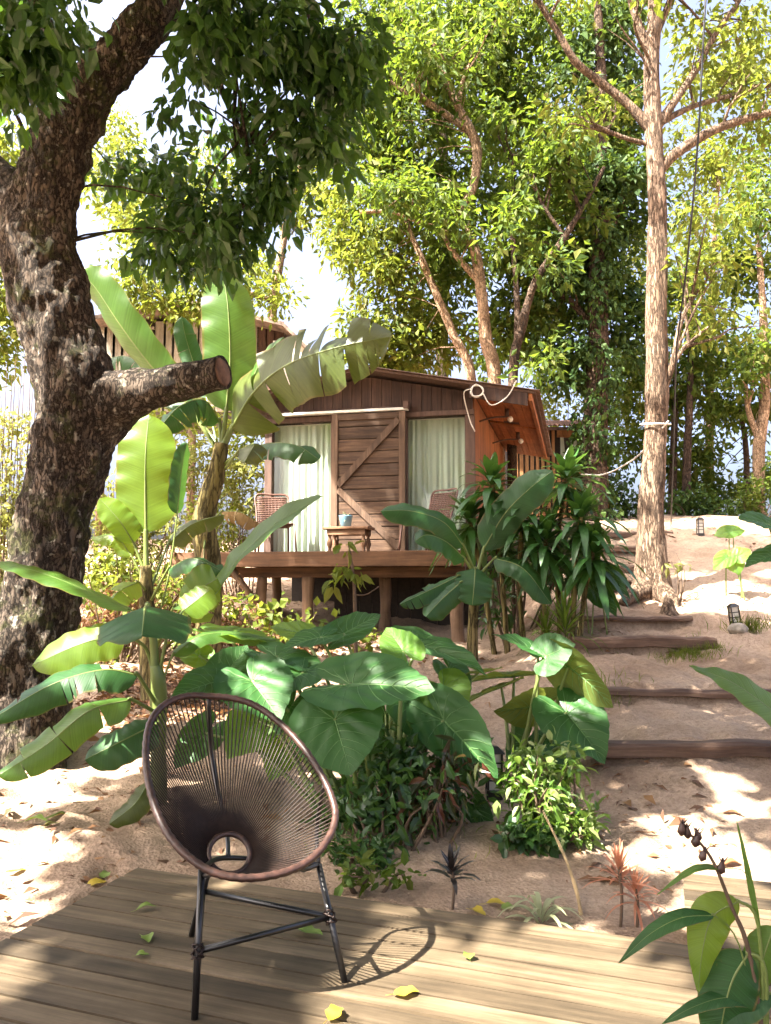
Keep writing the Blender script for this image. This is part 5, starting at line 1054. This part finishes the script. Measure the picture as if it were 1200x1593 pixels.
bush('dark leafy tuft right behind the string chair rim', 4.25, [(540, 1340, 40, 35, 0, 14), (575, 1360, 25, 20, 0, 8)], 'l_dark', .06, per=12, cr=.08, ratio=.55, T=T8)
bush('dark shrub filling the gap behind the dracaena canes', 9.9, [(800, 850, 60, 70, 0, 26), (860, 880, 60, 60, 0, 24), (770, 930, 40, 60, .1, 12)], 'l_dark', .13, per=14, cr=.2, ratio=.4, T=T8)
bush('twiggy dark stems with sparse leaves between the chair and the elephant ears', 4.4, [(600, 1270, 70, 70, 0, 14), (640, 1230, 60, 60, 0, 10)], 'l_dark', .08, per=7, cr=.12, ratio=.5, T=T8)
bush('low broad leaved seedlings along the shaded deck edge', 3.95, [(560, 1360, 50, 18, 0, 8), (620, 1375, 60, 12, 0, 6)], 'l_mid', .07, per=6, cr=.06, ratio=.55, T=T8)
# sapling in front of the porch
g = onground(555, 1000, 8.0); th = thing('sapling', g, 'thin sapling with a few small leaves in front of the porch', 'sapling')
mb = MB(); tp = [g, P(552, 930, 8.), P(548, 880, 8.), P(542, 845, 8.)]; mb.add(*tube(cat_pts(tp, 14), lin([.022, .016, .008], 14), 8)); mb.add(*tube(cat_pts([P(551, 925, 8.), P(570, 925, 8.), P(590, 912, 8.)], 6), .006, 6)); mb.build('stem', M['twig'], th)
cc = np.array([tuple(P(a, b_, 8.)) for a, b_ in ((542, 850), (530, 880), (520, 905), (560, 895), (548, 890))]); Cn, D, N, L = cluster_leaves(cc, .09, 8, .15, .8); foliage('foliage', Cn, D, N, L, .4, T8, M['l_light'], th)

# ------------------------------------------------------------------ small plants
def tuft(name, label, cat, px, py, Y, n, L, W, mat, seed, lo=.2, up=.75, sag=.6, stemh=0.0):
    b0 = onground(px, py, Y); th = thing(name, b0, label, cat); c = b0 + Vector((0, 0, stemh + .03))
    if stemh: mb = MB(); mb.add(*tube(cat_pts([b0 - Vector((0, 0, .03)), b0.lerp(c, .5) + Vector((.01, 0, 0)), c], 8), .007, 8)); mb.build('cane', M['twig'], th)
    rosette(th, c, L, n, W, M[mat], seed, up, sag, lo); return th
tuft('spider_plant', 'striped cream and green spider plant at the deck edge', 'plant', 842, 1432, 3.62, 34, .34, .011, 'spider', 71, .1, .5, 1.5)
tuft('red_dracaena', 'taller pink red spiky dracaena in the sand by the walkway', 'plant', 965, 1440, 3.55, 30, .20, .007, 'pink', 72, .0, .8, .5, .22)
tuft('red_dracaena', 'shorter pink red spiky dracaena right of the taller one', 'plant', 990, 1438, 3.56, 30, .18, .007, 'pink', 73, -.3, .75, .8, .13)
tuft('ti_plant', 'small purple black ti seedling in the bed', 'plant', 703, 1405, 3.75, 22, .17, .014, 'ti', 74, .1, .8, .6, .16)
tuft('fan_palm', 'grassy green palm tuft left of the path steps', 'plant', 880, 1010, 8.6, 60, .62, .014, 'l_mid', 75, .0, .8, .7, .18)
tuft('fan_palm', 'second grassy palm tuft behind the first by the dracaena canes', 'plant', 850, 985, 8.8, 40, .5, .014, 'l_mid', 76, .0, .8, .7, .2)
c = pb + Vector((0, 0, .13)); rosette(pot, c, .2, 16, .009, M['spider'], 77, .7, .8, .2)
mb = MB(); mb.add(*tube(cat_pts([onground(908, 1440, 3.65) - Vector((0, 0, .05)), P(898, 1390, 3.75), P(880, 1335, 3.95), P(845, 1262, 4.3)], 14), lin([.009, .009, .006], 14), 8, lambda A, L: .0012 * np.sin(A[:, 2] * 70)))
tag(mb.build('garden_stake', M['straw']), 'bent woody stem leaning out of the bed over the deck edge', 'stake')
# foreground ginger at the lower right
YG = 1.95
g0 = P(1195, 1640, YG); gg = Vector((g0.x + .05, g0.y, 0.0)); gg.z = .0
FG = thing('ginger_plant', gg, 'tall green ginger with a dried flower stalk in the right foreground', 'plant')
fgst = P(1180, 1560, YG)
plant_blades(FG, YG, None, [
    ('bandark', 15, [(1190, 1640), (1150, 1470), (1112, 1424), (1060, 1428), (1010, 1454), (962, 1499)], 2, (0, -.6, .8), dict(fold=-.15, curl=.3, shape='lance')),
    ('banlime', 33, [(1190, 1640), (1180, 1440), (1150, 1402), (1110, 1425), (1094, 1475), (1086, 1545)], 2, (-.35, -.9, .1), dict(fold=.1, curl=.3, shape='lance')),
    ('bandark', 44, [(1192, 1650), (1190, 1510), (1165, 1482), (1138, 1530), (1122, 1600), (1118, 1660)], 2, (-.25, -.9, .3), dict(fold=.05, curl=.3, shape='lance')),
    ('ban', 30, [(1195, 1650), (1215, 1480), (1205, 1440), (1185, 1500), (1165, 1580)], 2, (-.1, -.95, .2), dict(fold=.1, curl=.3, shape='lance')),
    ('bandark', 14, [(1200, 1660), (1180, 1562), (1130, 1552), (1080, 1566), (1028, 1594)], 1, (0, -.6, .8), dict(fold=-.1, curl=.3, shape='lance')),
    ('ban', 6, [(1190, 1640), (1185, 1460), (1172, 1395), (1160, 1335), (1146, 1275)], 1, (-.8, -.5, 0), dict(fold=-.3, curl=.2, shape='lance')),
    ('ban', 7, [(1190, 1640), (1172, 1385), (1130, 1350), (1080, 1352), (1022, 1392)], 2, (0, -.4, .9), dict(fold=-.2, curl=.3, shape='lance')),
    ('bandark', 26, [(1200, 1660), (1220, 1560), (1200, 1545), (1150, 1570), (1110, 1610)], 2, (0, -.6, .8), dict(fold=.1, curl=.3, shape='lance')),
], 400)
mb = MB(); mb.add(*tube(cat_pts([P(1192, 1650, YG), P(1165, 1480, YG), P(1138, 1410, YG), P(1112, 1345, YG), P(1088, 1310, YG), P(1060, 1290, YG)], 24), lin([.007, .005, .0035, .0025], 24), 8)); fs = mb.build('flower_stalk', M['twig'], FG)
for k, (px, py, r) in enumerate(((1061, 1290, .011), (1070, 1295, .010), (1083, 1308, .011), (1086, 1300, .009), (1094, 1331, .010), (1122, 1350, .011))):
    c = P(px, py, YG); mb = MB(); dd = Vector((random.uniform(-.5, .3), -.2, 1)).normalized(); mb.add(*tube([c - dd * r * 1.4, c - dd * r * .6, c + dd * r * .3, c + dd * r * 1.3, c + dd * r * 2.2], [r * .3, r * .95, r * .8, r * .4, r * .15], 10, lambda A, L: .0015 * fbm(A * 200, 2)))
    for s in range(3): a = s * 2.1; mb.add(*tube([c + dd * r, c + dd * r * 2.2 + Vector((math.cos(a), math.sin(a), .3)) * r * 1.2], [r * .25, r * .05], 4))
    mb.build('seed_pod', M['cord_edge'], fs)
Q = thing('ginger_plant', Vector((2.05, 3.0, 0)), 'single broad leaf reaching in from the right edge above the walkway', 'plant')
blade(Q, [P(1290, 1165, 3.0), P(1220, 1118, 3.0), P(1140, 1062, 3.0), P(1072, 1036, 3.0)], pxm(34, 3.0), (-.2, -.6, .8), M['ban'], 420, fold=-.15, curl=.3, shape='lance', stalk=[Vector((2.05, 3.0, 0)), Vector((2.0, 3.0, .55))], ribmat=M['rib'])

# ------------------------------------------------------------------ lanterns, stones, cables
M['lampglass'] = plain('frosted_panel', (0.62, 0.58, 0.50), .5, var=.06)
def lantern(px, py, Y, lean, label, h=.3):
    b0 = onground(px, py, Y); th = thing('garden_lantern', b0, label, 'lantern', 'garden lanterns'); R = Matrix.Rotation(lean, 3, 'Y'); f = lambda x, y, z: b0 + R @ Vector((x, y, z))
    w_ = .042; mb = MB(); mb.add(*boxvf((-w_ - .01, -w_ - .01, -.03), (w_ + .01, w_ + .01, .03), f)); mb.build('base', M['steel'], th, False)
    mb = MB(); mb.add(*boxvf((-w_ + .006, -w_ + .006, .031), (w_ - .006, w_ - .006, h - .04), f)); mb.build('panel', M['lampglass'], th, False)
    for sx in (-1, 1):
        for sy in (-1, 1): mb = MB(); mb.add(*boxvf((sx * w_ - .006, sy * w_ - .006, .031), (sx * w_ + .006, sy * w_ + .006, h - .04), f)); mb.build('post', M['steel'], th, False)
    for z in (.085, .14, .195): mb = MB(); mb.add(*boxvf((-w_ + .001, -w_ + .001, z), (w_ - .001, w_ - .001, z + .01), f)); mb.build('bar', M['steel'], th, False)
    mb = MB(); mb.add([f(-.062, -.062, h - .039), f(.062, -.062, h - .039), f(.062, .062, h - .039), f(-.062, .062, h - .039), f(-.02, -.02, h), f(.02, -.02, h), f(.02, .02, h), f(-.02, .02, h)], [[3, 2, 1, 0], [4, 5, 6, 7], [0, 1, 5, 4], [1, 2, 6, 5], [2, 3, 7, 6], [3, 0, 4, 7]]); mb.build('cap', M['steel'], th, False)
lantern(768, 1192, 5.3, .03, 'black framed white garden lantern among the elephant ears'); lantern(1147, 1000, 9.0, -.12, 'small tilted garden lantern beside a round stone on the path', .3)
lantern(1090, 838, 13.6, .0, 'far dark garden lantern near the crest of the path', .3)
M['stone'] = plain('stone', (0.22, 0.19, 0.15), .9, sc=18, var=.35, bump=.01)
def stone(px, py, Y, r, label):
    b0 = onground(px, py, Y); nA, nB = 22, 14; V = []; Fc = []
    for j in range(nB + 1):
        ph = math.pi * j / nB
        for i in range(nA): a = 2 * math.pi * i / nA; V.append((math.sin(ph) * math.cos(a), math.sin(ph) * math.sin(a), math.cos(ph)))
    V = np.array(V); V *= (1 + .16 * fbm(V * 1.6 + px, 3))[:, None]; V = V * np.array([r, r * .85, r * .7]) + np.array([b0.x, b0.y, b0.z + r * .35])
    for j in range(nB):
        for i in range(nA): i2 = (i + 1) % nA; Fc.append([j * nA + i, (j + 1) * nA + i, (j + 1) * nA + i2, j * nA + i2])
    tag(obj('stone', V, Fc, M['stone']), label, 'stone')
stone(1149, 1003, 8.6, .10, 'round grey stone at the foot of the tilted lantern')
# stump beside the slender tree
b0 = onground(1040, 948, 9.7); mb = MB(); mb.add(*tube([b0 + Vector((0, 0, z)) for z in (-.06, 0, .06, .13, .19, .21)], [.16, .12, .085, .06, .04, .012], 20, lambda A, L: .02 * fbm(A * np.array([14, 14, 4]), 3)))
tag(mb.build('tree_stump', M['bark_r']), 'small pointed root stump in front of the slender tree', 'stump')
mb = MB(); mb.add(*tube(cat_pts([P(1108, -90, 8.), P(1098, 0, 8.), P(1086, 220, 8.3), P(1070, 400, 8.8), P(1058, 500, 9.4), P(1052, 560, 10.), P(1048, 700, 12), P(1044, 820, 15.)], 50), .011, 6)); tag(mb.build('overhead_cable', M['black']), 'black cable hanging down in front of the right hand trees', 'cable')
mb = MB(); mb.add(*tube(cat_pts([P(905, 738, 12.5), P(940, 738, 12.), P(985, 715, 11.2), P(1015, 685, 10.6), P(1040, 655, 10.25)], 30), .012, 6)); ang = []
for i in range(24): a = i / 24 * 2 * math.pi; cx = P(1020, 660, YT); ang.append(cx + Vector((.19 * math.cos(a), .19 * math.sin(a), .03 * math.sin(a))))
mb.add(*tube(ang, .012, 6, closed=True)); tag(mb.build('rope', M['cable']), 'white rope slung from the slender tree towards the dracaenas', 'rope')

# ------------------------------------------------------------------ second hut and the stilt house behind
M['hut'] = woodmat('hut_boards', (0.20, 0.09, 0.03), (0.32, 0.16, 0.065), (0.40, 0.22, 0.10), axis=2, per=.2)
M['grey'] = woodmat('grey_boards', (0.16, 0.14, 0.11), (0.28, 0.25, 0.20), (0.40, 0.36, 0.30), axis=2, per=.25)
def qbox(name, a, b_, Y, dep, mat, parent, ch=0): p, q = P(a[0], a[1], Y), P(b_[0], b_[1], Y); mb = MB(); mb.add(*boxvf((p.x, Y, q.z), (q.x, Y + dep, p.z), None)); return mb.build(name, mat, parent, False)
YH = 18.0
hp = P(880, 760, YH); hut = thing('timber_hut', (hp.x, YH, g1(hp.x, YH)), 'small orange timber hut behind the cabin with a curtained window', 'hut')
hw = qbox('wall', (800, 668), (950, 850), YH + .05, 2.5, M['dark'], hut)
for i in range(18):
    x0 = 800 + i * 8.35
    if 870 < x0 + 4 < 902: qbox('board', (x0, 668), (x0 + 8, 680), YH, .045, M['hut'], hw); qbox('board', (x0, 712), (x0 + 8, 860), YH, .045, M['hut'], hw)
    else: qbox('board', (x0, 668), (x0 + 8, 860), YH, .045, M['hut'], hw)
wi = qbox('window', (871, 679), (902, 713), YH + .02, .025, M['dark'], hut); qbox('window_frame', (869, 677), (904, 680), YH - .03, .06, M['hut'], wi); qbox('window_frame', (869, 712), (904, 715), YH - .03, .06, M['hut'], wi)
for x0, x1 in ((872, 880), (888, 901)):
    V = []; Fc = []; a = P(x0, 680, YH); b_ = P(x1, 711, YH)
    for j in range(2):
        for i in range(30): V.append((a.x + (b_.x - a.x) * i / 29 * (1 if j else .7), YH + .01 - .008 * math.sin(i * 1.1), (a.z, b_.z)[j]))
    for i in range(29): Fc.append([i, i + 1, 31 + i, 30 + i])
    obj('curtain', V, Fc, M['curtain'], wi)
a = P(790, 662, YH - .4); b_ = P(965, 655, YH - .4); V = []; Fc = []; nn = 90
for i in range(nn + 1):
    u = i / nn; x = a.x + (b_.x - a.x) * u
    for (yy, zz_) in ((YH - .45, a.z), (YH + 2.8, a.z + .75)): V.append((x, yy, zz_ + .025 * math.sin(i * math.pi / 2)))
for i in range(nn): Fc.append([2 * i, 2 * i + 2, 2 * i + 3, 2 * i + 1])
M['tile'] = plain('terracotta_sheet', (0.24, 0.12, 0.08), .85, sc=10, var=.4)
ro = obj('roof', V, Fc, M['tile'], hut); qbox('eave_board', (795, 664), (955, 669), YH - .4, .03, M['siding'], ro)
YS = 19.0
sp_ = P(340, 800, YS); sh = thing('stilt_house', (sp_.x, YS, g1(sp_.x, YS)), 'old weathered plank house high behind the banana leaves', 'house')
wl = qbox('wall', (150, 500), (440, 640), YS + .06, 3, M['dark'], sh)
for i in range(22):
    x0 = 150 + i * 13.2
    if not (210 < x0 < 235 or 330 < x0 < 352): qbox('board', (x0, 500), (x0 + 13.1, 640), YS, .05, M['grey'] if x0 < 390 else M['siding'], wl)
    else: qbox('board', (x0, 548), (x0 + 13.1, 640), YS, .05, M['grey'], wl)
for (x0, x1) in ((205, 238), (326, 356)): w1 = qbox('window', (x0, 512), (x1, 546), YS - .02, .03, M['dark'], sh); qbox('window_frame', (x0 - 2, 508), (x1 + 2, 512), YS - .05, .07, M['grey'], w1)
qbox('bay_wall', (425, 530), (478, 640), YS - .4, .3, M['white'], sh)
V = []
for (px, py, yy) in ((140, 492, YS - .6), (280, 462, YS - .6), (440, 500, YS - .6), (486, 545, YS - .6)): p = P(px, py, yy); V += [(p.x, yy, p.z), (p.x, YS + 3.4, p.z), (p.x, yy, p.z - .1), (p.x, YS + 3.4, p.z - .1)]
Fc = []
for i in range(3): o = 4 * i; Fc += [[o, o + 4, o + 5, o + 1], [o + 2, o + 3, o + 7, o + 6], [o, o + 2, o + 6, o + 4], [o + 1, o + 5, o + 7, o + 3]]
Fc += [[0, 1, 3, 2], [12, 14, 15, 13]]
M['oldroof'] = plain('weathered_roof', (0.15, 0.11, 0.085), .9, sc=6, var=.5); obj('roof', V, Fc, M['oldroof'], sh, False)
for px in (160, 300, 430):
    p = P(px, 640, YS + .3); mb = MB(); mb.add(*tube([Vector((p.x, YS + .3, g1(p.x, YS + .3) - .2)), Vector((p.x, YS + .3, p.z))], .1, 10)); mb.build('stilt', M['post'], sh)

# ------------------------------------------------------------------ fallen leaves and litter
def fallen(pos, L, Wd, az, mat, label, seed, nrm=(0, 0, 1), group='fallen leaves'):
    rs = random.Random(seed); d = Vector((math.cos(az), math.sin(az), 0)); N = Vector(nrm); p = Vector(pos) + Vector((0, 0, .008))
    th = Vector(p); lift = rs.uniform(.06, .22) * L
    V = []; Fc = []; nu = 12; S = d.cross(Vector((0, 0, 1)))
    for i in range(nu + 1):
        u = i / nu; w_ = Wd * max(.02, math.sin(math.pi * min(1, u ** .8 * 1.0))) ** .8 * (1 + .12 * math.sin(u * 17 + seed)); zc = lift * (u * (1 - u) * 2.2) + .02 * L * math.sin(u * 9 + seed)
        c = p + d * (L * (u - .5)) + S * (.10 * L * math.sin(u * 2.6 + seed))
        for s, zz_ in ((-1, .28 + .15 * math.sin(u * 7 + seed)), (-.5, .06), (0, 0), (.5, .08), (1, .34 + .15 * math.sin(u * 5 + seed * 2))): V.append(c + S * (w_ * s) + Vector((0, 0, max(0, zc) + zz_ * w_)))
    for i in range(nu):
        for j in range(4): b0 = i * 5 + j; Fc.append([b0, b0 + 5, b0 + 6, b0 + 1])
    nV = len(V); st = [p + d * (-L * .5), p + d * (-L * .62) + S * .03 * L, p + d * (-L * .78) + S * .06 * L]; tv, tf = tube(st, [L * .012, L * .01, L * .008], 5); V += list(tv); Fc += [[i + nV for i in f_] for f_ in tf]
    return tag(obj('fallen_leaf', [tuple(v) for v in V], Fc, M[mat]), label, 'leaf', group)
for k, (px, py, L, Wd, az, mt, lab) in enumerate(((228, 1416, .085, .02, .5, 'grn', 'curled green leaf on the deck, the one nearest the far left corner'), (228, 1464, .075, .025, -.9, 'grn', 'folded pale green leaf on the deck left of the chair leg'), (222, 1489, .05, .02, .2, 'grn', 'smallest yellow green leaf on the deck left of the chair leg'),
        (482, 1452, .13, .035, -.5, 'grn', 'long spotted yellow green leaf on the deck under the chair crossbar'), (632, 1549, .09, .03, .1, 'yel', 'ragged yellow leaf on the deck at the edge of the sunlit patch'), (523, 1582, .085, .032, .9, 'yel', 'speckled yellow green leaf on the deck at the bottom edge'), (732, 1491, .05, .022, 1.4, 'grn', 'small green leaf on the deck in the bright patch'))):
    fallen(G(px, py), L, Wd, az, mt, lab, 500 + k)
for k, (px, py, Y, L, Wd, az, mt, lab) in enumerate(((90, 1266, 4.9, .16, .03, .5, 'banold', 'long olive leaf lying on the sand at the left'), (55, 1292, 4.75, .13, .035, .1, 'grn', 'flat green leaf on the sand below the olive one'), (82, 1285, 4.75, .09, .025, 1.1, 'grn', 'small upright green leaf touching the flat green one'),
        (155, 1372, 4.05, .12, .035, .7, 'yel', 'large orange yellow leaf on the sand by the deck corner'), (135, 1364, 4.1, .10, .03, .1, 'dry', 'curled brown leaf beside the orange yellow one'), (25, 1355, 4.2, .10, .018, .3, 'yel', 'thin yellow leaf on the sand at the left edge'), (165, 1350, 4.2, .09, .03, 1.2, 'grn', 'yellow green leaf standing on the sand behind the orange one'),
        (1138, 1320, 4.15, .13, .03, .0, 'dry', 'orange brown leaf on the sand behind the ginger stalk'), (1140, 1222, 4.8, .12, .02, -.3, 'dry', 'dry brown leaf on the sunny sand below the nearest sleeper'), (775, 1403, 3.8, .11, .025, -.1, 'yel', 'yellow leaf lying on the sand in the bed'), (745, 1418, 3.7, .09, .03, -.8, 'yel', 'second yellow leaf in the bed near the deck edge'),
        (1005, 1250, 4.6, .14, .012, -.2, 'dry', 'dark twig like leaf on the path sand'), (790, 1400, 3.75, .07, .03, .4, 'grn', 'green leaf lying behind the spider plant'))):
    q = P(px, py, Y); fallen((q.x, q.y, g1(q.x, q.y)), L, Wd, az, mt, lab, 530 + k)
n = 7500; x = RNG.uniform(-5, 6, n); y = 3.6 + 12 * RNG.random(n) ** 1.3; u = np.array([(Vector((a, b_, 0)) - K).dot(eu) for a, b_ in zip(x, y)]); v = np.array([(Vector((a, b_, 0)) - K).dot(ev) for a, b_ in zip(x, y)])
cl = vnoise(np.stack([x * .8, y * .8, 0 * x], 1), 9) > -.15
ok = ~((u > -.05) & (v > -.03)) & ~((u > UC - .05) & (v > -.95)) & (cl | (x < -1)); x, y = x[ok], y[ok]
Cn = np.stack([x, y, gz(x, y) + .008], 1); D = RNG.normal(size=(len(x), 3)); D[:, 2] *= .12; N = RNG.normal(size=(len(x), 3)) * .35 + np.array([0, 0, 1]); L = .035 + .11 * RNG.random(len(x)) ** 2
V, Fc = leafcloud(Cn, D, N, L, L * RNG.uniform(.2, .45, len(x)), TL); tag(obj('leaf_litter', V, Fc, M['dry'], kind='stuff'), 'dry brown leaf litter scattered over the sand', 'leaf litter')
# thick litter heap under the left tree and by the cabin stilts
n = 2600; x = np.concatenate([RNG.normal(-2.0, .55, n // 2), RNG.normal(-1.2, .7, n // 2)]); y = np.concatenate([RNG.normal(7.6, .5, n // 2), RNG.normal(9.8, .5, n // 2)])
Cn = np.stack([x, y, gz(x, y) + RNG.uniform(.005, .06, n)], 1); D = RNG.normal(size=(n, 3)); D[:, 2] *= .25; N = RNG.normal(size=(n, 3)) * .5 + np.array([0, 0, 1]); L = RNG.uniform(.06, .15, n)
V, Fc = leafcloud(Cn, D, N, L, L * .4, TL); tag(obj('leaf_litter', V, Fc, M['dry'], kind='stuff'), 'deep drift of brown leaves under the banana plants', 'leaf litter')
# grass
def grass(px, py, Y, rx, ry, n, h, label):
    c = P(px, py, Y); x = c.x + RNG.normal(size=n) * rx; y = c.y + RNG.normal(size=n) * ry; Cn = np.stack([x, y, gz(x, y) - .005], 1); D = RNG.normal(size=(n, 3)) * .35 + np.array([0, 0, 1]); N = RNG.normal(size=(n, 3)); L = h * RNG.uniform(.5, 1.2, n)
    V, Fc = leafcloud(Cn, D, N, L, L * 0 + .007, TL); tag(obj('grass', V, Fc, M['l_light'], kind='stuff'), label, 'grass')
grass(1075, 1025, 8.3, .18, .10, 420, .10, 'patch of short green grass on the path'); grass(1165, 1000, 8.9, .12, .08, 160, .22, 'thin grass tuft around the stone'); grass(890, 1075, 7.0, .25, .15, 160, .14, 'sparse grass at the edge of the bed'); grass(660, 1290, 4.6, .3, .2, 60, .10, 'sparse grass under the shrubs')
